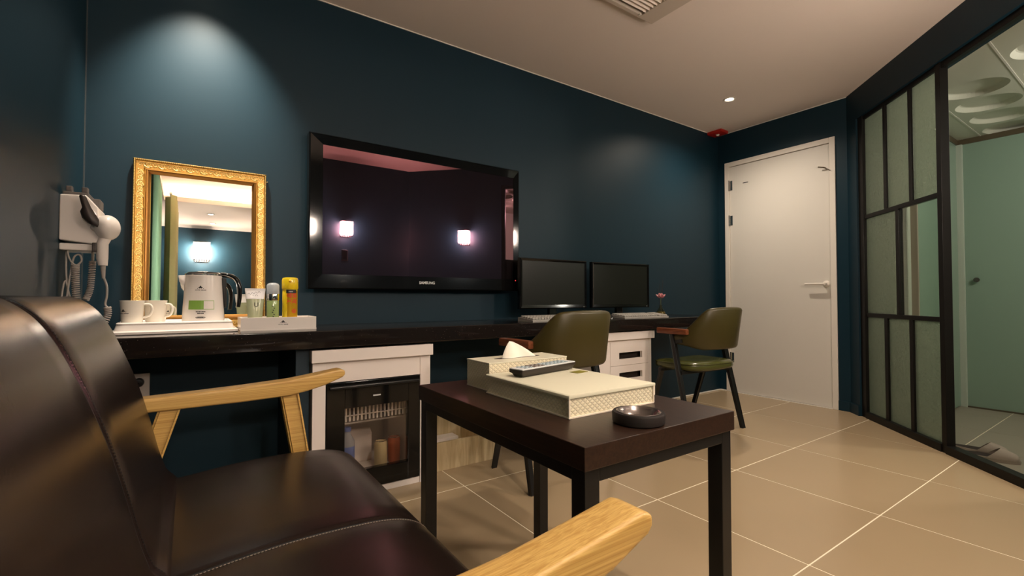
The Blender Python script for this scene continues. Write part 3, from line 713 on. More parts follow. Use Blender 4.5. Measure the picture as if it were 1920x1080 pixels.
# ------------------------------------------------------------------ television
tv = thing('television', 'large glossy black flat television mounted on the navy wall', 'television', (1.122, 2.56, .915))
bm = BM(); TX0, TX1, TZ0, TZ1, TY = .480, 1.766, .917, 1.706, 2.48
SX0, SX1, SZ0, SZ1 = .546, 1.722, .992, 1.652
def frame_ring(bm, o, i, y_out, y_in, y_back):
    """bevelled picture-frame: outer rect o, inner rect i (x0,x1,z0,z1); front slopes from y_out to y_in"""
    def R(r, y): return [(r[0], y, r[2]), (r[1], y, r[2]), (r[1], y, r[3]), (r[0], y, r[3])]
    e = .006
    oo = (o[0] + e, o[1] - e, o[2] + e, o[3] - e)
    loft(bm, [R(i, y_back), R(i, y_in), R(oo, y_out), R(o, y_out + e), R(o, y_back)], cap=False)
frame_ring(bm, (TX0, TX1, TZ0, TZ1), (SX0, SX1, SZ0, SZ1), TY, TY + .004, 2.535)
box(bm, TX0 + .02, TX1 - .02, TY + .02, 2.545, TZ0 + .02, TZ1 - .02, .006)
obj('bezel', bm, 'gloss_black', tv)
bm = BM(); box(bm, SX0 + .0005, SX1 - .0005, TY + .0055, TY + .012, SZ0 + .0005, SZ1 - .0005); obj('screen', bm, 'tv_screen', tv)
bm = text_bm('SAMSUNG', .021, .0004, space=1.0, bold=.0006); flat_text(bm, (1.117, TY - .0008, .958)); obj('brand_lettering', bm, 'silver_text', tv)
bm = BM(); box(bm, .9, 1.35, 2.545, 2.562, 1.1, 1.5); obj('wall_mount', bm, 'black_steel', tv)
bm = BM(); b2 = BM(); lathe(b2, [(0, 0), (.003, 0), (.002, .0015), (0, .002)], 10); merge(bm, b2, Matrix.Translation((1.735, TY, .985)) @ Matrix.Rotation(PI / 2, 4, 'X')); obj('standby_light', bm, 'led_red', tv)

# ------------------------------------------------------------------ monitors, keyboards, mouse
ZT = .735
def monitor(label):
    t = thing('monitor', label, 'monitor', (0, 0, 0), 'monitors on the counter')
    b = BM(); o = (-.277, .277, .068, .392); i = (-.258, .258, .092, .375)
    frame_ring(b, o, i, -.02, -.016, .01); box(b, -.27, .27, -.008, .022, .075, .385, .006); bez = obj('bezel', b, 'gloss_black', t)
    b = BM(); box(b, i[0] + .0005, i[1] - .0005, -.0145, -.010, i[2] + .0005, i[3] - .0005); obj('screen', b, 'lcd', t)
    b = BM(); box(b, -.03, .03, .005, .03, .012, .16, .004); obj('stand_neck', b, 'gloss_black', t)
    b = BM(); lathe(b, [(0, 0), (.115, 0), (.115, .004), (.10, .010), (.03, .014), (0, .014)], 32); obj('stand_base', b, 'gloss_black', t, smooth=40)
    b = BM(); box(b, -.03, .03, -.0202, -.019, .074, .080); obj('button_strip', b, 'silver_text', t) if False else b.free()
    b = BM(); box(b, .245, .249, -.0206, -.019, .076, .080); obj('power_light', b, 'silver_text', t)
    return t
mo = monitor('black flat monitor on the counter next to the television')
mo.location = (1.975, 2.385, ZT); mo.rotation_euler.z = rad(-2)
m2 = copy_tree(mo); m2['label'] = 'black flat monitor on the counter next to the pink flower'
m2.location = (2.595, 2.37, ZT); m2.rotation_euler = (0, 0, rad(-5))
def keyboard(label):
    t = thing('keyboard', label, 'keyboard', (0, 0, 0), 'keyboards on the counter')
    b = BM(); prism(b, [(-.07, 0), (.07, 0), (.07, .024), (.055, .026), (-.06, .013), (-.07, .010)], 0, -.22, .22, .002); obj('case', b, 'kb_grey', t)
    b = BM()
    for r in range(5):
        for c in range(20):
            if c == 15: continue
            y = -.052 + r * .0235; z = .0135 + (y + .06) * .113
            obox(b, (-.203 + c * .0214, y, z + .004), (.0185, .020, .010), Matrix.Rotation(rad(6.5), 3, 'X'), .002, 1)
    k = obj('keys', b, 'key_grey', t, kind='stuff')
    return t
kb = keyboard('pale grey keyboard in front of the monitor next to the television')
kb.location = (1.80, 2.17, ZT); kb.rotation_euler.z = rad(2)
k2 = copy_tree(kb); k2['label'] = 'pale grey keyboard in front of the monitor next to the pink flower'
k2.location = (2.545, 2.15, ZT); k2.rotation_euler.z = rad(-1)
ms = thing('computer_mouse', 'black glossy computer mouse beside the farther keyboard', 'mouse', (2.25, 2.17, ZT))
bm = BM(); b2 = BM(); bmesh.ops.create_uvsphere(b2, u_segments=20, v_segments=12, radius=1)
for vv in b2.verts: vv.co = Vector((vv.co.x * .03, vv.co.y * .052, max(0, vv.co.z) ** .8 * .034))
merge(bm, b2, Matrix.Translation((2.25, 2.17, ZT))); obj('shell', bm, 'gloss_black', ms, smooth=60)
bm = BM(); lathe(bm, [(.004, -.004), (.006, -.002), (.006, .002), (.004, .004)], 12); xform(bm.verts, Matrix.Translation((2.25, 2.195, ZT + .029)) @ Matrix.Rotation(PI / 2, 4, 'Y')); obj('scroll_wheel', bm, 'steel_dark', ms)

# ---- reed diffuser with a pink flower
dfx, dfy = 3.12, 2.42
df = thing('reed_diffuser', 'small glass diffuser bottle with a pink flower and dark reeds', 'diffuser', (dfx, dfy, ZT))
bm = BM(); lathe(bm, [(0, 0), (.034, 0), (.040, .008), (.036, .025), (.014, .060), (.011, .075), (.014, .080)], 24, (dfx, dfy, ZT)); obj('bottle', bm, 'vase_glass', df, smooth=50)
bm = BM(); lathe(bm, [(0, .003), (.031, .003), (.034, .012), (.028, .030), (0, .030)], 20, (dfx, dfy, ZT)); obj('oil', bm, 'oil', df, smooth=50)
bm = BM(); tube(bm, [(dfx, dfy, ZT + .03), (dfx, dfy, ZT + .135)], .0022, 6); obj('stem', bm, 'leaf', df)
for a, l in ((.15, .30), (2.0, .22), (3.6, .25), (5.0, .28)):
    bm = BM(); tube(bm, [(dfx, dfy, ZT + .012), (dfx + math.cos(a) * .03, dfy + math.sin(a) * .02, ZT + l)], .0014, 6); obj('reed', bm, 'ink', df)
pet = BM()
rings = []
for k in range(6):
    tt = k / 5; rings.append([(math.cos(PI * i / 6) * .016 * math.sin(PI * (.18 + .80 * tt)), .004 + .038 * tt, .016 * tt * tt * 1.2 + .006 * math.sin(PI * i / 6)) for i in range(7)])
for i, rr in enumerate(rings[:-1]): pass
loft(pet, rings, closed_ring=False, cap=False)
bmesh.ops.recalc_face_normals(pet, faces=list(pet.faces)); pme = bpy.data.meshes.new('petal'); pet.to_mesh(pme); pet.free(); pme.materials.append(MATS['pink'])
for p in pme.polygons: p.use_smooth = True
for ring, (n, tilt, sc) in enumerate(((7, 10, 1.0), (6, 42, .85), (4, 68, .6))):
    for k in range(n):
        o = obj('petal', None, 'pink', df, me=pme); o.location = (0, 0, .138)
        o.rotation_euler = (rad(tilt), 0, 2 * PI * (k + ring * .4) / n); o.scale = (sc,) * 3

# ------------------------------------------------------------------ gilt mirror leaning on the wall
MXC = .045
gm = thing('gilt_mirror', 'gilt framed mirror leaning against the wall on the counter', 'mirror', (0, 0, 0))
MWd, MHt = .505, .735
def mring(bm, a, b, ya, yb, yback=None):
    """mitred ring, rect inset a -> inset b, height ya -> yb toward viewer (local: x right, z up from bottom, y back)"""
    def R(i, y): return [(-MWd / 2 + i, y, i), (MWd / 2 - i, y, i), (MWd / 2 - i, y, MHt - i), (-MWd / 2 + i, y, MHt - i)]
    rs = [R(a, ya), R(b, yb)]
    if yback is not None: rs = [R(b, yback), R(a, yback)] + rs + [R(b, yback)]
    loft(bm, rs, cap=False)
bm = BM()
def R_(i, y): return [(-MWd / 2 + i, y, i), (MWd / 2 - i, y, i), (MWd / 2 - i, y, MHt - i), (-MWd / 2 + i, y, MHt - i)]
loft(bm, [R_(.0, 0), R_(.0, -.016), R_(.003, -.020), R_(.007, -.018), R_(.010, -.013), R_(.036, -.011), R_(.040, -.016), R_(.044, -.016), R_(.058, -.006), R_(.062, -.004), R_(.062, 0)], cap=False)
obj('frame', bm, 'gold', gm, smooth=25)
bm = BM(); loft(bm, [R_(.0425, -.0165), R_(.046, -.020), R_(.052, -.018), R_(.060, -.0065)], cap=False); obj('inner_moulding', bm, 'gold_deep', gm, smooth=25)
bm = BM()       # beaded edge along the outer rim
def beads(bm, i, y, r, step):
    w_, h_ = MWd - 2 * i, MHt - 2 * i
    pts = [(-w_ / 2 + k * w_ / int(w_ / step), z) for k in range(int(w_ / step)) for z in (i, MHt - i)] + [(x, i + k * h_ / int(h_ / step)) for k in range(int(h_ / step)) for x in (-w_ / 2, w_ / 2)]
    for x, z in pts:
        b2 = BM(); bmesh.ops.create_icosphere(b2, subdivisions=1, radius=r); merge(bm, b2, Matrix.Translation((x, y, z)))
beads(bm, .0045, -.0195, .0027, .0068)
obj('bead_edge', bm, 'gold_relief', gm, kind='stuff')
# scroll relief: S spirals running round the frame
def scroll(flip):
    pts = []
    for k in range(23):
        t = k / 22; a = 4.6 * PI * (1 - t) * .62; r = .0095 * (1 - .82 * (1 - t)); pts.append((r * math.cos(a) * flip, 0, r * math.sin(a)))
    for k in range(1, 6): pts.append((pts[22][0] + k * .0042, 0, pts[22][2] - flip * .012 * math.sin(k / 5 * 2.2)))
    return pts
scr_me = []
for fl in (1, -1):
    b = BM(); pts = scroll(fl); tube(b, pts, [.0011 + .0010 * (k / len(pts)) for k in range(len(pts))], 6)
    for q in ((.010, .007), (.013, -.006), (-.011, .006)):
        b2 = BM(); bmesh.ops.create_icosphere(b2, subdivisions=1, radius=.0032); merge(b, b2, Matrix.Translation((q[0], .001, q[1] * fl)) @ Matrix.Scale(1.5, 4, (1, 0, 0)))
    bmesh.ops.recalc_face_normals(b, faces=list(b.faces)); me = bpy.data.meshes.new('scroll'); b.to_mesh(me); b.free(); me.materials.append(MATS['gold_relief'])
    for p in me.polygons: p.use_smooth = True
    scr_me.append(me)
def scrolls_along(p0, p1, ang, n):
    for k in range(n):
        t = (k + .5) / n; o = obj('scroll', None, 'gold_relief', gm, me=scr_me[k % 2])
        o.location = (p0[0] + (p1[0] - p0[0]) * t, -.0125, p0[1] + (p1[1] - p0[1]) * t); o.rotation_euler = (0, ang, 0)
c_ = .0235
scrolls_along((-MWd / 2 + .012, MHt - c_), (MWd / 2 - .012, MHt - c_), 0, 19); scrolls_along((-MWd / 2 + .012, c_), (MWd / 2 - .012, c_), 0, 19)
scrolls_along((-MWd / 2 + c_, .045), (-MWd / 2 + c_, MHt - .045), PI / 2, 26); scrolls_along((MWd / 2 - c_, .045), (MWd / 2 - c_, MHt - .045), -PI / 2, 26)
bm = BM(); box(bm, -MWd / 2 + .058, MWd / 2 - .058, -.0045, -.001, .058, MHt - .058); obj('mirror_glass', bm, 'mirror', gm)
bm = BM(); box(bm, -MWd / 2 + .01, MWd / 2 - .01, -.001, .006, .01, MHt - .01); obj('backing', bm, 'dark_interior', gm)
gm.location = (MXC, YW - .036, ZT); gm.rotation_euler = (rad(-2.2), 0, 0)

# ------------------------------------------------------------------ tray with cups and kettle
ty0, ty1, tx0, tx1 = 2.185, 2.475, -.243, .163
tr = thing('serving_tray', 'raised white plastic tray on the counter below the mirror', 'tray', ((tx0 + tx1) / 2, 2.33, ZT))
bm = BM()
def rr(x0, x1, y0, y1, r, z, n=5):
    pts = []
    for cx, cy, a in ((x1 - r, y1 - r, 0), (x0 + r, y1 - r, PI / 2), (x0 + r, y0 + r, PI), (x1 - r, y0 + r, 1.5 * PI)):
        for k in range(n + 1): pts.append((cx + r * math.cos(a + PI / 2 * k / n), cy + r * math.sin(a + PI / 2 * k / n), z))
    return pts
def tray_rings(prof): return [rr(tx0 + i, tx1 - i, ty0 + i, ty1 - i, .03, ZT + z) for i, z in prof]
loft(bm, tray_rings([(.004, 0), (.0, .003), (.0, .011), (.004, .014), (.014, .015), (.019, .036), (.024, .040)]))
obj('base', bm, 'tray_white', tr, smooth=35)
bm = BM(); loft(bm, tray_rings([(.02, .038), (.019, .042), (.024, .046), (.030, .044), (.034, .0405)]), cap=False); obj('rim', bm, 'tray_white', tr, smooth=50)
ZP = ZT + .0405
def emblem(bm_list_fn): pass
def logo_bm(sz):
    """hotel emblem: a small spade of three leaves over two dots and a word line"""
    b = BM()
    def leaf(cx, cy, w_, h_, rot):
        pts = []
        for k in range(12):
            a = 2 * PI * k / 12; pts.append((w_ / 2 * math.cos(a) * (1 - .35 * math.sin(a)), h_ / 2 * math.sin(a)))
        pts = [(cx + x * math.cos(rot) - y * math.sin(rot), cy + x * math.sin(rot) + y * math.cos(rot)) for x, y in pts]
        prism(b, pts, 2, 0, .0003)
    leaf(0, .62 * sz, .42 * sz, .55 * sz, 0); leaf(-.26 * sz, .42 * sz, .26 * sz, .42 * sz, 1.0); leaf(.26 * sz, .42 * sz, .26 * sz, .42 * sz, -1.0)
    leaf(-.62 * sz, .28 * sz, .14 * sz, .20 * sz, 1.2); leaf(.62 * sz, .28 * sz, .14 * sz, .20 * sz, -1.2)
    return b
def logo_full(sz):
    b = logo_bm(sz)
    t = text_bm('HOTEL', .36 * sz, .00015, bold=.003 * sz); 
    for v_ in t.verts: v_.co += Vector((-.55 * sz, -.15 * sz, .00015))
    merge(b, t)
    for k in range(4):      # the second word of the emblem is too small to read
        box(b, .18 * sz + k * .26 * sz, .36 * sz + k * .26 * sz, -.24 * sz, -.05 * sz, 0, .0003)
    return b
def cup(label):
    t = thing('mug', label, 'mug', (0, 0, 0), 'white mugs on the tray')
    b = BM(); lathe(b, [(0, .004), (.026, .004), (.027, 0), (.030, 0), (.0335, .012), (.035, .055), (.0375, .084), (.0385, .0865), (.037, .0865), (.034, .082), (.032, .05), (.029, .012), (0, .008)], 36); obj('body', b, 'ceramic', t, smooth=60)
    b = BM(); tube(b, catmull([(.034, 0, .072), (.055, 0, .070), (.062, 0, .052), (.054, 0, .030), (.034, 0, .022)], 6), [.0045] * 25, 10); obj('handle', b, 'ceramic', t, smooth=60)
    b = logo_full(.016); wrap_cyl(b, 0, 0, .0345, -PI / 2 - .55, .0006)
    for v_ in b.verts: v_.co.z += .040
    obj('emblem_print', b, 'ink', t)
    return t
c1 = cup('white mug with a printed emblem, leftmost on the tray'); c1.location = (-.180, 2.265, ZP); c1.rotation_euler.z = rad(-12)
c2 = copy_tree(c1); c2['label'] = 'white mug between the other mug and the kettle'; c2.location = (-.112, 2.305, ZP); c2.rotation_euler.z = rad(-28)
for ch in list(c2.children):
    if ch.name.startswith('emblem'): ch.rotation_euler.z = rad(190)
# kettle
kx, ky = .046, 2.315
kt = thing('electric_kettle', 'white electric kettle with black handle and green label on the tray', 'kettle', (kx, ky, ZP))
def kr(z): return .0745 - .010 * (z / .19)
bm = BM(); lathe(bm, [(0, 0), (.070, 0), (.0745, .003)] + [(kr(z / 100 * 1.0) , z / 100) for z in range(1, 19, 2)] + [(.0645, .188), (.060, .190), (0, .190)], 48, (kx, ky, ZP)); obj('body', bm, 'kettle_white', kt, smooth=50)
bm = BM(); lathe(bm, [(.0640, .187), (.0665, .189), (.0665, .194), (.062, .197), (.058, .196)], 40, (kx, ky, ZP)); obj('chrome_rim', bm, 'chrome', kt, smooth=50)
bm = BM(); lathe(bm, [(.0655, .1895), (.0655, .1945), (.055, .2015), (.02, .205), (0, .205)], 40, (kx, ky, ZP)); lid = obj('lid', bm, 'gloss_black', kt, smooth=50)
bm = BM(); box(bm, kx - .003, kx + .008, ky - .070, ky - .055, ZP + .190, ZP + .202, .002); obj('lid_catch', bm, 'chrome', lid)
bm = BM(); prism(bm, [(kx - .060, ZP + .188), (kx - .088, ZP + .187), (kx - .083, ZP + .160), (kx - .066, ZP + .138)], 1, ky - .018, ky + .018, .004); obj('spout', bm, 'kettle_white', kt, smooth=40)
hp = catmull([(kx + .058, ky - .01, ZP + .192), (kx + .085, ky - .018, ZP + .190), (kx + .112, ky - .026, ZP + .176), (kx + .124, ky - .03, ZP + .145), (kx + .126, ky - .031, ZP + .100), (kx + .121, ky - .03, ZP + .058)], 6)
bm = BM(); rings = []
for i, p in enumerate(hp):
    t_ = (hp[min(i + 1, len(hp) - 1)] - hp[max(i - 1, 0)]).normalized(); n_ = Vector((-t_.z, 0, t_.x)).normalized(); s_ = t_.cross(n_).normalized(); f = 1 - .35 * (i / len(hp))
    rings.append([p + n_ * (.011 * f * math.cos(2 * PI * k / 12)) + s_ * (.013 * math.sin(2 * PI * k / 12)) for k in range(12)])
loft(bm, rings); hd = obj('handle', bm, 'gloss_black', kt, smooth=60)
bm = BM(); tube(bm, [p + Vector((-.009, -.013, -.002)) for p in hp[2:]], .0014, 6); obj('chrome_line', bm, 'chrome', hd)
bm = BM(); prism(bm, [(kx + .060, ZP + .180), (kx + .078, ZP + .178), (kx + .080, ZP + .060), (kx + .071, ZP + .052)], 1, ky - .024, ky - .004, .003); obj('handle_back', bm, 'black_plastic', hd)
acam = math.atan2(-ky, -kx)     # azimuth that faces the room
def patch(x0, x1, z0, z1, m, nm, parent, off=.0005, base=None):
    b = BM(); n = 10; rings = []
    for k in range(n + 1):
        xx = x0 + (x1 - x0) * k / n
        rings.append([(kx + (kr(z) + o_) * math.cos(acam + xx / .07), ky + (kr(z) + o_) * math.sin(acam + xx / .07), ZP + z) for z, o_ in ((z0, off), (z1, off), (z1, -.001), (z0, -.001))])
    loft(b, rings); return obj(nm, b, m, parent)
patch(-.055, .036, .050, .086, 'label_green', 'label', kt); patch(.0, .034, .052, .084, 'plastic_white', 'label_picture', kt, .0009)
def kprint(b, z, a_off, nm):
    for v_ in b.verts:
        zz = z + v_.co.y; a = acam + (a_off + v_.co.x) / .07; R = kr(zz) + .0006 + v_.co.z; v_.co = Vector((kx + R * math.cos(a), ky + R * math.sin(a), ZP + zz))
    obj(nm, b, 'ink', kt)
kprint(logo_full(.017), .130, -.012, 'emblem_print')
def marks(ws, h_):
    b = BM(); x = -sum(ws) / 2 - .0006 * (len(ws) - 1)
    for w_ in ws: box(b, x, x + w_, -h_ / 2, h_ / 2, 0, .0003); x += w_ + .0012
    return b
kprint(marks((.004, .003, .005, .003, .006, .004), .0042), .041, -.010, 'print_line'); kprint(marks((.005, .004, .003, .005), .0042), .034, -.010, 'print_line')
b = BM(); lathe(b, [(.013, 0), (.016, 0), (.016, .0003), (.013, .0003), (.013, 0)], 24)
for v_ in b.verts: v_.co.y *= .28
box(b, -.010, .010, -.0018, .0018, 0, .0003); kprint(b, .018, -.010, 'oval_mark')

# ---- white amenity box with tube, bottle and spray can
bx0, bx1, by0, by1 = .170, .460, 2.195, 2.345
ab = thing('amenity_box', 'white open box with a small emblem beside the tray', 'box', ((bx0 + bx1) / 2, 2.27, ZT))
bm = BM(); box(bm, bx0, bx1, by0, by0 + .007, ZT + .006, ZT + .055, .0008); b_front = obj('front_board', bm, 'tray_white', ab)
bm = BM(); box(bm, bx0, bx1, by1 - .007, by1, ZT + .006, ZT + .055, .0008); obj('back_board', bm, 'tray_white', ab)
for a in (bx0, bx1 - .007):
    bm = BM(); box(bm, a, a + .007, by0 + .007, by1 - .007, ZT + .006, ZT + .055, .0008); obj('side_board', bm, 'tray_white', ab)
bm = BM(); box(bm, bx0 - .001, bx1 + .001, by0 - .001, by1 + .001, ZT, ZT + .0065, .0008); obj('bottom_board', bm, 'tray_white', ab)
bm = logo_full(.017); flat_text(bm, ((bx0 + bx1) / 2 + .012, by0 - .0002, ZT + .027)); obj('emblem_print', bm, 'ink', b_front)
ZI = ZT + .0075
# tube
tx, ty = .228, 2.262
tb = thing('cosmetic_tube', 'clear gel tube with a letter U standing in the white box', 'tube', (tx, ty, ZI))
ca, sa = math.cos(rad(8)), math.sin(rad(8))
def oval(z, a, b_, n=28): return [(tx + a * math.cos(2 * PI * k / n) * ca - b_ * math.sin(2 * PI * k / n) * sa, ty + a * math.cos(2 * PI * k / n) * sa + b_ * math.sin(2 * PI * k / n) * ca, ZI + z) for k in range(n)]
bm = BM(); loft(bm, [oval(.028, .026, .024), oval(.06, .029, .022), oval(.095, .032, .018), oval(.125, .035, .012)]); obj('gel_body', bm, 'gel', tb, smooth=60)
bm = BM(); loft(bm, [oval(.125, .0352, .0122), oval(.150, .038, .004), oval(.160, .0395, .0015), oval(.170, .040, .0015)]); obj('crimp', bm, 'tube_white', tb, smooth=60)
bm = BM(); loft(bm, [oval(0, .022, .021), oval(.002, .024, .022), oval(.028, .025, .023)]); obj('cap', bm, 'tube_white', tb, smooth=60)
bm = text_bm('U', .026, .0002); flat_text(bm, (tx + .002, ty - .022, ZI + .100)); obj('letter_print', bm, 'ink', tb)
bm = BM()
for k in range(2):
    tube(bm, [(tx - .028 + i * .0022 + k * .003, ty - .012 + .004 * k, ZI + .146 - k * .011 + .004 * math.sin(i * 1.1) + i * .0004) for i in range(22 - 6 * k)], .0006, 5)
obj('script_print', bm, 'ink', tb)
# clear capped bottle
px_, py_ = .297, 2.272
pb = thing('lotion_bottle', 'slim green bottle with a clear dome cap in the white box', 'bottle', (px_, py_, ZI))
bm = BM(); lathe(bm, [(0, 0), (.023, 0), (.0245, .003), (.0245, .140), (.020, .148), (0, .148)], 28, (px_, py_, ZI)); obj('body', bm, 'gel_green', pb, smooth=50)
bm = BM(); lathe(bm, [(.0248, .118), (.0252, .119), (.0252, .147), (.0248, .148)], 28, (px_, py_, ZI)); obj('collar', bm, 'chrome', pb, smooth=50)
bm = BM(); lathe(bm, [(0, .150), (.012, .150), (.012, .163), (.007, .168), (.007, .176), (0, .176)], 20, (px_, py_, ZI)); obj('pump', bm, 'tube_white', pb, smooth=50)
bm = BM(); lathe(bm, [(.0255, .147), (.0255, .183), (.022, .190), (.012, .195), (0, .196)], 28, (px_, py_, ZI)); obj('cap', bm, 'cap_clear', pb, smooth=50)
bm = BM()
for k in range(7): obox(bm, (px_ - .004 + .003 * (k % 3), py_ - .0247, ZI + .040 + k * .009), (.006, .0006, .0035), Matrix.Rotation(rad(35), 3, 'Y'))
obj('print_marks', bm, 'ink', pb)
# yellow spray can
qx, qy = .366, 2.278
yc = thing('spray_can', 'yellow insect spray can with red lettering in the white box', 'spray can', (qx, qy, ZI))
bm = BM(); lathe(bm, [(0, 0), (.028, 0), (.031, .003), (.031, .165), (.027, .178), (0, .178)], 32, (qx, qy, ZI)); obj('can_body', bm, 'can_yellow', yc, smooth=50)
ac = math.atan2(-qy, -qx)
bm = BM(); lathe(bm, [(.0312, .010), (.0315, .010), (.0315, .160), (.0312, .160)], 14, (qx, qy, ZI), ac - .35, ac + 1.2); obj('gold_label', bm, 'can_gold', yc, smooth=50)
bm = BM(); lathe(bm, [(.0316, .150), (.0320, .150), (.0320, .166), (.0316, .166)], 14, (qx, qy, ZI), ac - .5, ac + .9); obj('black_band', bm, 'ink', yc, smooth=50)
bm = BM(); lathe(bm, [(.029, .165), (.0325, .168), (.0335, .172), (.0335, .208), (.031, .217), (.024, .220), (0, .220)], 32, (qx, qy, ZI)); obj('cap', bm, 'can_yellow', yc, smooth=50)
bm = BM(); b2 = BM(); bmesh.ops.create_uvsphere(b2, u_segments=12, v_segments=8, radius=.006); merge(bm, b2, Matrix.Translation((qx + .0325 * math.cos(ac), qy + .0325 * math.sin(ac), ZI + .203))); obj('nozzle', bm, 'can_gold', yc, smooth=60)
for s_, z_, a_, sz_ in (('에', .138, -.10, .024), ('프', .112, -.10, .024), ('킬', .138, .62, .024), ('라', .112, .62, .024)):
    bm = text_bm(s_, sz_, .0002, bold=.0006); wrap_cyl(bm, qx, qy, .031, ac + a_, .0011)
    for v_ in bm.verts: v_.co.z += ZI + z_
    obj('letter', bm, 'red_ink', yc)
bm = text_bm('new', .010, .0002); wrap_cyl(bm, qx, qy, .0318, ac + .1, .0006)
for v_ in bm.verts: v_.co.z += ZI + .158
obj('letter', bm, 'silver_text', yc)
b = BM(); lathe(b, [(.006, 0), (.009, 0), (.009, .0003), (.006, .0003), (.006, 0)], 20); lathe(b, [(0, .0003), (.003, .0003), (.003, 0), (0, 0)], 8); wrap_cyl(b, qx, qy, .031, ac + .55, .0010)
for v_ in b.verts: v_.co.z += ZI + .072
obj('round_mark', b, 'red_ink', yc)
b = BM(); box(b, -.015, .015, -.003, .003, 0, .0003); wrap_cyl(b, qx, qy, .031, ac + .35, .0010)
for v_ in b.verts: v_.co.z += ZI + .042
obj('red_band', b, 'red_ink', yc)

# ---- wall socket under the counter
sk = thing('wall_socket', 'white double wall socket below the counter', 'socket', (-.175, YW, .50))
bm = BM(); box(bm, -.212, -.140, YW - .009, YW, .42, .548, .002); obj('plate', bm, 'plastic_white', sk)
for z in (.512, .455):
    bm = BM(); b2 = BM(); lathe(b2, [(.022, 0), (.022, .002), (.019, .002), (.018, -.004), (0, -.004)], 24); merge(bm, b2, Matrix.Translation((-.176, YW - .009, z)) @ Matrix.Rotation(PI / 2, 4, 'X')); obj('socket_well', bm, 'plastic_white', sk, smooth=40)
pl = thing('power_plug', 'black round plug in the wall socket', 'plug', (-.176, YW - .01, .512))
bm = BM(); b2 = BM(); lathe(b2, [(0, .0), (.0185, 0), (.0185, .020), (.015, .028), (0, .030)], 20); merge(bm, b2, Matrix.Translation((-.176, YW - .0115, .512)) @ Matrix.Rotation(PI / 2, 4, 'X')); obj('plug_body', bm, 'black_plastic', pl, smooth=40)
bm = BM(); tube(bm, catmull([(-.176, YW - .04, .512), (-.178, YW - .055, .50), (-.195, YW - .05, .42), (-.22, YW - .03, .25), (-.24, YW - .02, .02)], 5), .0035, 8); obj('cable', bm, 'black_plastic', pl, smooth=60)

# ------------------------------------------------------------------ hair dryer and its wall holder
hh = thing('dryer_holder', 'white hair dryer holder fixed to the wall by the corner', 'dryer holder', (XL, 2.24, 1.06))
hy0, hy1 = 2.15, 2.31
bm = BM(); prism(bm, [(XL, 1.222), (-.300, 1.226), (-.268, 1.185), (-.262, 1.075), (-.275, 1.057), (XL, 1.068)], 1, hy0, hy1, .006, 3); obj('housing', bm, 'dryer_white', hh, smooth=30)
bm = BM(); box(bm, XL, -.280, hy0 + .01, hy1 - .02, 1.035, 1.058, .004); obj('lower_tray', bm, 'dryer_white', hh)
bm = BM(); box(bm, XL + .005, -.295, hy0 + .015, hy1 - .01, 1.2205, 1.236, .003); box(bm, XL + .012, XL + .028, hy0 + .02, hy0 + .05, 1.236, 1.256, .003); box(bm, -.315, -.299, hy0 + .02, hy0 + .05, 1.236, 1.256, .003); box(bm, -.30, -.27, hy0 + .06, hy1 - .02, 1.19, 1.225, .004)
obj('top_cradle', bm, 'dryer_grey', hh)
hd_ = thing('hair_dryer', 'white hair dryer with black nozzle hanging in the wall holder', 'hair dryer', (-.25, 2.2, .98))
bm = BM(); axis = Vector((.52, .75, -.30)).normalized(); c0 = Vector((-.263, 2.135, 1.145))
def along(prof, seg=28):
    b2 = BM(); lathe(b2, [(r, z) for z, r in prof], seg); q = Vector((0, 0, 1)).rotation_difference(axis); return b2, Matrix.Translation(c0) @ q.to_matrix().to_4x4()
hb = Vector((-.243, 2.155, 1.118))
b2 = BM(); bmesh.ops.create_uvsphere(b2, u_segments=28, v_segments=18, radius=1)
for vv in b2.verts: vv.co = Vector((vv.co.x * .036, vv.co.y * .055, vv.co.z * .044))
merge(bm, b2, Matrix.Translation(hb)); b2 = BM(); lathe(b2, [(.030, 0), (.030, .015), (.026, .024), (0, .024)], 24)
merge(bm, b2, Matrix.Translation(hb + Vector((-.012, 0, .005))) @ Matrix.Rotation(rad(-60), 4, 'Y'))
obj('body', bm, 'dryer_white', hd_, smooth=60)
bm = BM(); rings = []
for k, (s_, wx, wy) in enumerate(((-.012, .016, .012), (0, .026, .016), (.022, .025, .016), (.050, .012, .010), (.088, .009, .009), (.093, .006, .006))):
    p = Vector((-.279, 2.118, 1.130)) + Vector((-.30, 0, 1)).normalized() * s_ + Vector((.0, 0, 0))
    rings.append([p + Vector((wx * math.cos(2 * PI * i / 16), wy * math.sin(2 * PI * i / 16), -wx * .5 * math.cos(2 * PI * i / 16) * (k < 3))) for i in range(16)])
loft(bm, rings); obj('nozzle', bm, 'dryer_dark', hd_, smooth=60)
bm = BM(); hpth = [(hb.x - .004, hb.y, hb.z - .035), (-.256, 2.155, 1.06), (-.256, 2.158, 1.01), (-.254, 2.16, .985)]
rings = []
for p, a in zip(hpth, (.018, .017, .0165, .013)): rings.append([(p[0] + a * math.cos(2 * PI * i / 18), p[1] + a * 1.15 * math.sin(2 * PI * i / 18), p[2]) for i in range(18)])
loft(bm, rings); hn = obj('handle', bm, 'dryer_white', hd_, smooth=60)
bm = BM(); box(bm, -.281, -.268, 2.136, 2.146, 1.030, 1.062, .003); obj('switch', bm, 'dryer_dark', hn)
bm = BM(); tube(bm, [(-.254, 2.16, .985), (-.252, 2.16, .940)], [.008, .005], 10); obj('strain_relief', bm, 'cord_grey', hn, smooth=50)
bm = BM(); tube(bm, catmull([(-.252, 2.16, .945), (-.243, 2.16, .915), (-.242, 2.16, .88), (-.246, 2.16, .85), (-.240, 2.16, .838)], 6), .0035, 8); obj('cord', bm, 'cord_grey', hd_, smooth=60)
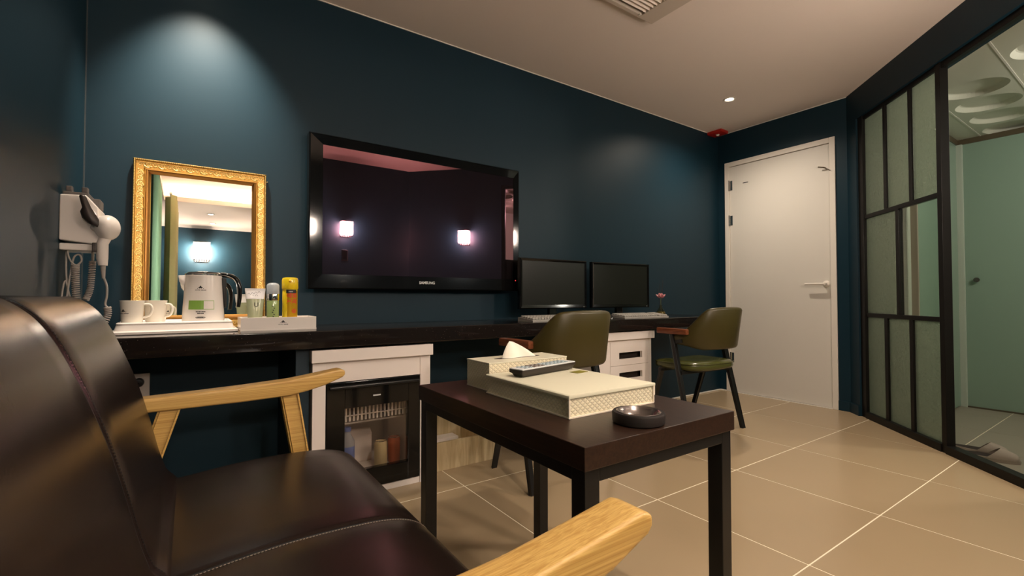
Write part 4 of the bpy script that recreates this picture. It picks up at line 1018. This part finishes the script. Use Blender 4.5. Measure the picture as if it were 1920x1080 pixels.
def coil(pts, r, pitch, wr=.0026):
    P_ = catmull(pts, 14); ln = sum((P_[i + 1] - P_[i]).length for i in range(len(P_) - 1)); turns = ln / pitch; n = int(turns * 9); out = []
    for i in range(n + 1):
        f = i / n * (len(P_) - 1); k = min(int(f), len(P_) - 2); p = P_[k].lerp(P_[k + 1], f - k); t_ = (P_[k + 1] - P_[k]).normalized()
        s_ = t_.cross(Vector((0, 1, 0.01))).normalized(); u_ = t_.cross(s_); a = 2 * PI * turns * i / n
        out.append(p + (s_ * math.cos(a) + u_ * math.sin(a)) * r)
    b = BM(); tube(b, out, wr, 6); return b
obj('coiled_cord', coil([(-.240, 2.16, .838), (-.238, 2.16, .815), (-.246, 2.15, .785), (-.262, 2.14, .760)], .009, .0068), 'cord_grey', hd_, smooth=70)
obj('coiled_cord', coil([(-.285, 2.19, 1.00), (-.287, 2.19, .95), (-.290, 2.185, .90), (-.300, 2.18, .865)], .008, .0068), 'cord_grey', hh, smooth=70)
obj('coiled_cord', coil([(-.328, 2.18, .985), (-.327, 2.18, .93), (-.323, 2.175, .865), (-.318, 2.17, .80)], .0095, .0068), 'cord_grey', hh, smooth=70)
bm = BM(); tube(bm, [(-.285, 2.19, 1.06), (-.285, 2.19, 1.0)], .004, 8)
tube(bm, catmull([(-.352, 2.18, 1.06), (-.345, 2.18, 1.01), (-.328, 2.18, .985), (-.313, 2.18, 1.0), (-.318, 2.18, 1.02), (-.332, 2.18, 1.012), (-.34, 2.18, .96), (-.348, 2.17, .86), (-.358, 2.17, .80)], 6), .003, 8)
tube(bm, catmull([(-.354, 2.19, 1.05), (-.352, 2.185, .96), (-.345, 2.18, .87), (-.352, 2.17, .82), (-.36, 2.17, .86), (-.352, 2.175, .93), (-.335, 2.18, .86), (-.30, 2.18, .83)], 6), .003, 8)
obj('loose_cord', bm, 'cord_grey', hh, smooth=70)

# ------------------------------------------------------------------ olive chairs
def chair(label):
    t = thing('armchair', label, 'chair', (0, 0, 0), 'olive armchairs at the counter')
    # curved shell back
    b = BM(); rings = []; N = 44
    def sm(x): x = min(1, max(0, x)); return x * x * (3 - 2 * x)
    for k in range(N + 1):
        th = rad(-86 + 172 * k / N); ath = abs(math.degrees(th))
        ex = .68
        sx = math.copysign(abs(math.sin(th)) ** ex, math.sin(th)) if ath < 90 else math.copysign(1, th) * (1 - .02 * sm((ath - 90) / 14))
        cy = (math.cos(th) ** ex if ath < 90 else -.22 * (ath - 90) / 14 * 1.2)
        x, y = .235 * sx, -.035 - .245 * cy
        out = Vector((math.sin(th), -max(math.cos(th), 0.0) * 1.0, 0)).normalized()
        f = sm((ath - 30) / 52)
        zt = .815 - .165 * f - .012 * (ath / 40) ** 2 * (1 - f); zb = .545 + .030 * f
        e = sm((86 - ath) / 5); hgt = (zt - zb) * (.5 + .5 * e); zc = (zt + zb) / 2; zt, zb = zc + hgt / 2, zc - hgt / 2
        lean = Vector((0, -.05, 0)); rr_ = min(.016, (zt - zb) * .3); T = .017
        ring = []
        for o_, z_ in ((-T, zb + rr_), (-T * .6, zb + rr_ * .3), (0, zb), (T * .6, zb + rr_ * .3), (T, zb + rr_), (T, (zt + zb) / 2), (T, zt - rr_), (T * .6, zt - rr_ * .3), (0, zt), (-T * .6, zt - rr_ * .3), (-T, zt - rr_), (-T, (zt + zb) / 2)):
            p = Vector((x, y, z_)) + out * o_ + lean * ((z_ - .55) / .27) * max(0, math.cos(th)); ring.append(p)
        rings.append(ring)
    loft(b, rings); obj('backrest', b, 'olive', t, smooth=60)
    b = BM(); rings = []
    def seat_ring(sc, z): 
        r_ = []
        for k in range(40):
            a = 2 * PI * k / 40; c, s_ = math.cos(a), math.sin(a)
            r_.append((math.copysign(abs(c) ** .55, c) * .238 * sc, -.055 + math.copysign(abs(s_) ** .6, s_) * .195 * sc, z - .020 * (c * c) * 0 - .012 * max(0, s_) ** 3))
        return r_
    loft(b, [seat_ring(.90, .408), seat_ring(.975, .414), seat_ring(1.0, .430), seat_ring(.985, .449), seat_ring(.92, .461), seat_ring(.7, .466), seat_ring(.3, .462), seat_ring(.05, .461)]); obj('seat', b, 'olive_seat', t, smooth=60)
    b = BM(); tube(b, seat_ring(.995, .450), .004, 8, closed=True); obj('seat_piping', b, 'olive_seat', t, smooth=60)
    for s in (-1, 1):
        b = BM(); pts = [(s * .222, -.20), (s * .258, -.20), (s * .270, -.08), (s * .268, .025), (s * .252, .040), (s * .226, .034), (s * .212, -.08)]
        prism(b, pts if s > 0 else pts[::-1], 2, .640, .676, .006); obj('armrest', b, 'red_wood', t, smooth=40)
        b = BM(); bar(b, (s * .245, -.085, .642), (s * .262, -.235, 0), .024, .032, up=(1, 0, 0), bev=.004, taper=.75); obj('leg', b, 'black_steel', t)
        b = BM(); bar(b, (s * .222, .02, .42), (s * .215, .150, 0), .020, .030, up=(1, 0, 0), bev=.004, taper=.75); obj('leg', b, 'black_steel', t)
        b = BM(); bar(b, (s * .243, -.09, .585), (s * .238, -.16, .60), .016, .022, up=(1, 0, 0), bev=.003); obj('back_bracket', b, 'black_steel', t)
    b = BM(); box(b, -.25, .25, -.16, -.135, .385, .408, .003); box(b, -.24, .24, .015, .04, .385, .408, .003); obj('seat_rail', b, 'black_steel', t)
    return t
ch1 = chair('olive leather armchair tucked behind the cream boxes, with its back to the room')
ch1.location = (1.512, 1.90, 0); ch1.rotation_euler.z = rad(1)
ch2 = copy_tree(ch1); ch2['label'] = 'olive leather armchair at the counter end by the white door'
ch2.location = (2.825, 1.975, 0); ch2.rotation_euler.z = rad(-4)

# ------------------------------------------------------------------ leather sofa
so = thing('loveseat', 'dark brown leather two-seat sofa with pale wooden arms', 'sofa', (.05, .93, 0))
YS0, YS1, YM = .385, 1.478, .93
bprof = catmull([(-.030, .40), (-.045, .45), (-.060, .50), (-.078, .575), (-.101, .66), (-.130, .742), (-.160, .812), (-.188, .852), (-.225, .874), (-.270, .862), (-.300, .815), (-.306, .70), (-.290, .50), (-.262, .40)], 5, closed=True)
def cushion_rings(prof, y0, y1, ym, r=.028, groove=.006):
    cx = sum(p[0] for p in prof) / len(prof); cz = sum(p[1] for p in prof) / len(prof)
    sg = 1 if sum(prof[i - 1][0] * prof[i][1] - prof[i][0] * prof[i - 1][1] for i in range(len(prof))) > 0 else -1     # inward normals
    st = [(y0 + r * (1 - math.cos(PI / 2 * k / 6)), r * (1 - math.sin(PI / 2 * k / 6))) for k in range(7)]
    n = 8
    for k in range(1, n): st.append((y0 + r + (ym - .016 - y0 - r) * k / n, -.0))
    st += [(ym - .016, 0), (ym - .007, groove * .35), (ym, groove), (ym + .007, groove * .35), (ym + .016, 0)]
    for k in range(1, n): st.append((ym + .016 + (y1 - r - ym - .016) * k / n, 0))
    st += [(y1 - r * (1 - math.cos(PI / 2 * k / 6)), r * (1 - math.sin(PI / 2 * k / 6))) for k in range(6, -1, -1)]
    rings = []
    m = len(prof)
    for y, ins in st:
        ring = []
        for i in range(m):
            a, b_ = prof[i - 1], prof[(i + 1) % m]; tx_, tz_ = b_[0] - a[0], b_[1] - a[1]; l = math.hypot(tx_, tz_) or 1
            nx, nz = -tz_ / l, tx_ / l
            nx, nz = nx * sg, nz * sg
            ring.append((prof[i][0] + nx * ins, y, prof[i][1] + nz * ins))
        rings.append(ring)
    return rings
bm = BM(); loft(bm, cushion_rings([(p.x, p.y) for p in [Vector((q[0], q[1])) for q in bprof]], YS0, YS1, YM)); bk = obj('backrest', bm, 'leather', so, smooth=60)
sprof = catmull([(-.085, .375), (-.06, .412), (.02, .424), (.15, .434), (.28, .432), (.355, .422), (.402, .400), (.424, .366), (.424, .330), (.405, .305), (.34, .298), (.1, .298), (-.06, .300)], 5, closed=True)
bm = BM(); loft(bm, cushion_rings([(q[0], q[1]) for q in sprof], YS0, YS1, YM, .035)); st_ = obj('seat_cushion', bm, 'leather', so, smooth=60)
def seam_line(prof, i0, i1, y, off): return [(p[0], y, p[1]) for p in prof[i0:i1]]
bm = BM(); tube(bm, [(p[0], YM, p[1] - .005) for p in sprof[6:40]], .0028, 6); obj('seam', bm, 'seam', st_)
bm = BM(); tube(bm, [(p[0] + -.004, YM, p[1] - .003) for p in bprof[5:45]], .0028, 6); obj('seam', bm, 'seam', bk)
def stitches(prof, i0, i1, y, n):
    P_ = [Vector((p[0], y, p[1] + .0004)) for p in prof[i0:i1]]; b = BM(); seg = [0]
    for a, c in zip(P_[:-1], P_[1:]): seg.append(seg[-1] + (c - a).length)
    def at(d):
        for i in range(len(P_) - 1):
            if seg[i + 1] >= d: return P_[i].lerp(P_[i + 1], (d - seg[i]) / (seg[i + 1] - seg[i]))
        return P_[-1]
    for k in range(n):
        d = seg[-1] * k / n; tube(b, [at(d), at(d + seg[-1] / n * .62)], .0007, 5)
    return b
obj('stitching', stitches(sprof, 6, 40, YM - .0125, 95), 'stitch', st_, kind='stuff')
obj('stitching', stitches(bprof, 3, 42, YM + .0125, 95), 'seam', bk, kind='stuff')
bm = BM(); tube(bm, [(q[0], YS1 - .010, q[1] + .000) for q in sprof[2:45]], .0022, 6); obj('edge_seam', bm, 'seam', st_) if False else bm.free()
atop = [(-.262, .598), (-.20, .610), (-.093, .617), (.02, .620), (.119, .624), (.243, .631), (.31, .640), (.385, .651)]
abot = [(.399, .646), (.400, .634), (.392, .626), (.34, .606), (.29, .594), (.243, .586), (.12, .582), (-.09, .581), (-.262, .570)]
for y0, y1 in ((.320, .371), (1.492, 1.546)):
    b = BM(); prism(b, atop + abot, 1, y0, y1, .006, 3); obj('armrest', b, 'ash_wood', so, smooth=35)
    ym = (y0 + y1) / 2
    b = BM(); bar(b, (.2435, ym, .590), (.345, ym, 0.0), .038, .036, up=(0, 1, 0), bev=.005, taper=.85); obj('front_leg', b, 'ash_wood', so, smooth=40)
    b = BM(); bar(b, (-.040, ym, .585), (-.215, ym, 0.0), .036, .038, up=(0, 1, 0), bev=.005, taper=.85); obj('rear_leg', b, 'ash_wood', so, smooth=40)
b = BM(); box(b, .245, .285, .371, 1.492, .255, .297, .003); obj('seat_rail', b, 'ash_wood', so)
b = BM(); box(b, -.165, -.125, .371, 1.492, .255, .297, .003); obj('seat_rail', b, 'ash_wood', so)

# ------------------------------------------------------------------ side table and the things on it
ZTT = .61
st = thing('side_table', 'dark wood side table on a black steel frame', 'table', (.80, .945, 0))
TX = (.568, 1.038); TYR = (.602, 1.320)
bm = BM(); box(bm, TX[0], TX[1], TYR[0], TYR[1], .567, ZTT, .0018); obj('table_top', bm, 'dark_oak', st)
e = .006; lw = .036
xs = (TX[0] + e, TX[1] - e - lw); ys = (TYR[0] + e, TYR[1] - e - lw)
for x in xs:
    for y in ys:
        bm = BM(); box(bm, x, x + lw, y, y + lw, 0, .567, .002); obj('leg', bm, 'black_steel', st)
for y in ys:
    bm = BM(); box(bm, xs[0] + lw, xs[1], y, y + lw, .541, .567, .002); obj('frame_rail', bm, 'black_steel', st)
for x in xs:
    bm = BM(); box(bm, x, x + lw, ys[0] + lw, ys[1], .541, .567, .002); obj('frame_rail', bm, 'black_steel', st)
# cream document box
BX0, BX1, BY0, BY1 = .672, .952, .760, 1.102
cbx = thing('amenity_case', 'flat cream woven-leather case on the dark side table', 'case', (.81, .93, ZTT))
bm = BM(); box(bm, BX0 + .003, BX1 - .003, BY0 + .003, BY1 - .002, ZTT, ZTT + .043, .0012); body = obj('case_body', bm, 'cream_woven', cbx)
bm = BM(); box(bm, BX0, BX1, BY0, BY1, ZTT, ZTT + .004, .001); obj('base_trim', bm, 'cream_edge', cbx)
bm = BM(); prism(bm, [(BX0 - .001, ZTT + .043), (BX1 + .004, ZTT + .043), (BX1 + .004, ZTT + .050), (BX0 + .003, ZTT + .052), (BX0 - .001, ZTT + .050)], 1, BY0 - .001, BY1 + .001, .0015); ldd = obj('lid', bm, 'cream', cbx, smooth=40)
bm = BM(); box(bm, BX1 + .0005, BX1 + .004, BY0, BY1, ZTT + .020, ZTT + .047, .001); obj('lid_flap', bm, 'cream_edge', ldd)
for x in (BX0 + .0015, BX1 - .0015):
    bm = BM(); bar(bm, (x, BY0 + .0015, ZTT + .003), (x, BY0 + .0015, ZTT + .043), .004, .004, bev=.001); obj('edge_trim', bm, 'cream_edge', cbx)
bm = BM(); obox(bm, (.912, .990, ZTT + .0514), (.046, .030, .0008), Matrix.Rotation(rad(8), 3, 'Z')); obj('olive_patch', bm, 'olive_tab', ldd)
# tissue box
QX0, QX1, QY0, QY1, QZ = .690, .975, 1.114, 1.240, ZTT + .079
tbx = thing('tissue_box', 'cream tissue box with a white tissue behind the flat case', 'tissue box', (.83, 1.177, ZTT))
bm = BM(); box(bm, QX0, QX1, QY0, QY1, ZTT, QZ - .002, .001); obj('box_body', bm, 'cream_woven', tbx)
bm = BM(); box(bm, QX0 - .001, QX1 + .001, QY0 - .001, QY1 + .001, QZ - .004, QZ, .001)
topc = obj('box_top', bm, 'cream', tbx)
bm = BM(); pts = [(.833 + .085 * math.copysign(abs(math.cos(2 * PI * k / 24)) ** .7, math.cos(2 * PI * k / 24)), 1.180 + .014 * math.sin(2 * PI * k / 24)) for k in range(24)]; prism(bm, pts, 2, QZ - .001, QZ + .0005); obj('slot', bm, 'dark_interior', topc)
bm = BM(); box(bm, QX0 - .001, QX1 + .001, QY0 - .001, QY1 + .001, ZTT, ZTT + .004, .001); obj('base_trim', bm, 'cream_edge', tbx)
bm = BM(); rings = []
n = 14
for k in range(9):
    t_ = k / 8; row = []
    for i in range(n + 1):
        s_ = i / n; xb = .775 + .128 * s_; yb = 1.180 - .012 * math.sin(PI * s_) - .006 * math.sin(2.5 * PI * s_)
        xt = .806 + .012 * s_; zt_ = .052 - .002 * s_
        x = xb + (xt - xb) * t_; y = yb + (1.184 - yb) * t_; z = QZ - .002 + zt_ * (t_ + .12 * math.sin(PI * t_) * (1 - .4 * s_)) * (1.0)
        row.append((x, y, z))
    rings.append(row + [(x, y + .0012, z) for x, y, z in reversed(row)])
loft(bm, rings); obj('tissue', bm, 'tissue', tbx, smooth=70)
# remote
rm = thing('remote_control', 'silver-faced remote control lying on the cream case', 'remote', (0, 0, 0))
bm = BM(); rings = []
for x, s_ in ((-.118, .80), (-.116, .92), (-.105, 1.0), (.112, .93), (.117, .88), (.119, .75)):
    hw = .027 * s_; hb_ = .016 * s_; rings.append([(x, -hw, .020), (x, -hw * .95, .012), (x, -hb_, .001 + .010 * (abs(x) > .114)), (x, hb_, .001 + .010 * (abs(x) > .114)), (x, hw * .95, .012), (x, hw, .020)])
loft(bm, rings); obj('shell', bm, 'dryer_dark', rm, smooth=40)
bm = BM(); prism(bm, [(-.117, -.0245), (.117, -.0235), (.117, .0235), (-.117, .0245)], 2, .020, .0232, .0015); fp = obj('face_plate', bm, 'remote_face', rm, smooth=40)
for r in range(11):
    for c in range(3):
        bm = BM(); mk = 'remote_key_dark' if 2 <= r <= 4 else 'remote_key'; obox(bm, (-.092 + r * .0175, -.014 + c * .014, .0238), (.011, .008, .0022), None, .001, 1); obj('button', bm, mk, fp)
rm.location = (.822, 1.035, ZTT + .0515); rm.rotation_euler.z = rad(12)
# ashtray
at = thing('ashtray', 'round black ashtray with a metal bowl on the side table', 'ashtray', (.778, .662, ZTT))
bm = BM(); lathe(bm, [(0, 0), (.050, 0), (.0535, .003), (.0545, .020), (.052, .0235), (.046, .0235), (.044, .020), (.044, .006), (0, .006)], 48, (.778, .662, ZTT)); obj('body', bm, 'ash_black', at, smooth=40)
bm = BM(); lathe(bm, [(.046, .0238), (.0445, .0245), (.040, .020), (.034, .010), (.02, .0075), (0, .0075)], 48, (.778, .662, ZTT)); obj('metal_bowl', bm, 'steel_dark', at, smooth=50)
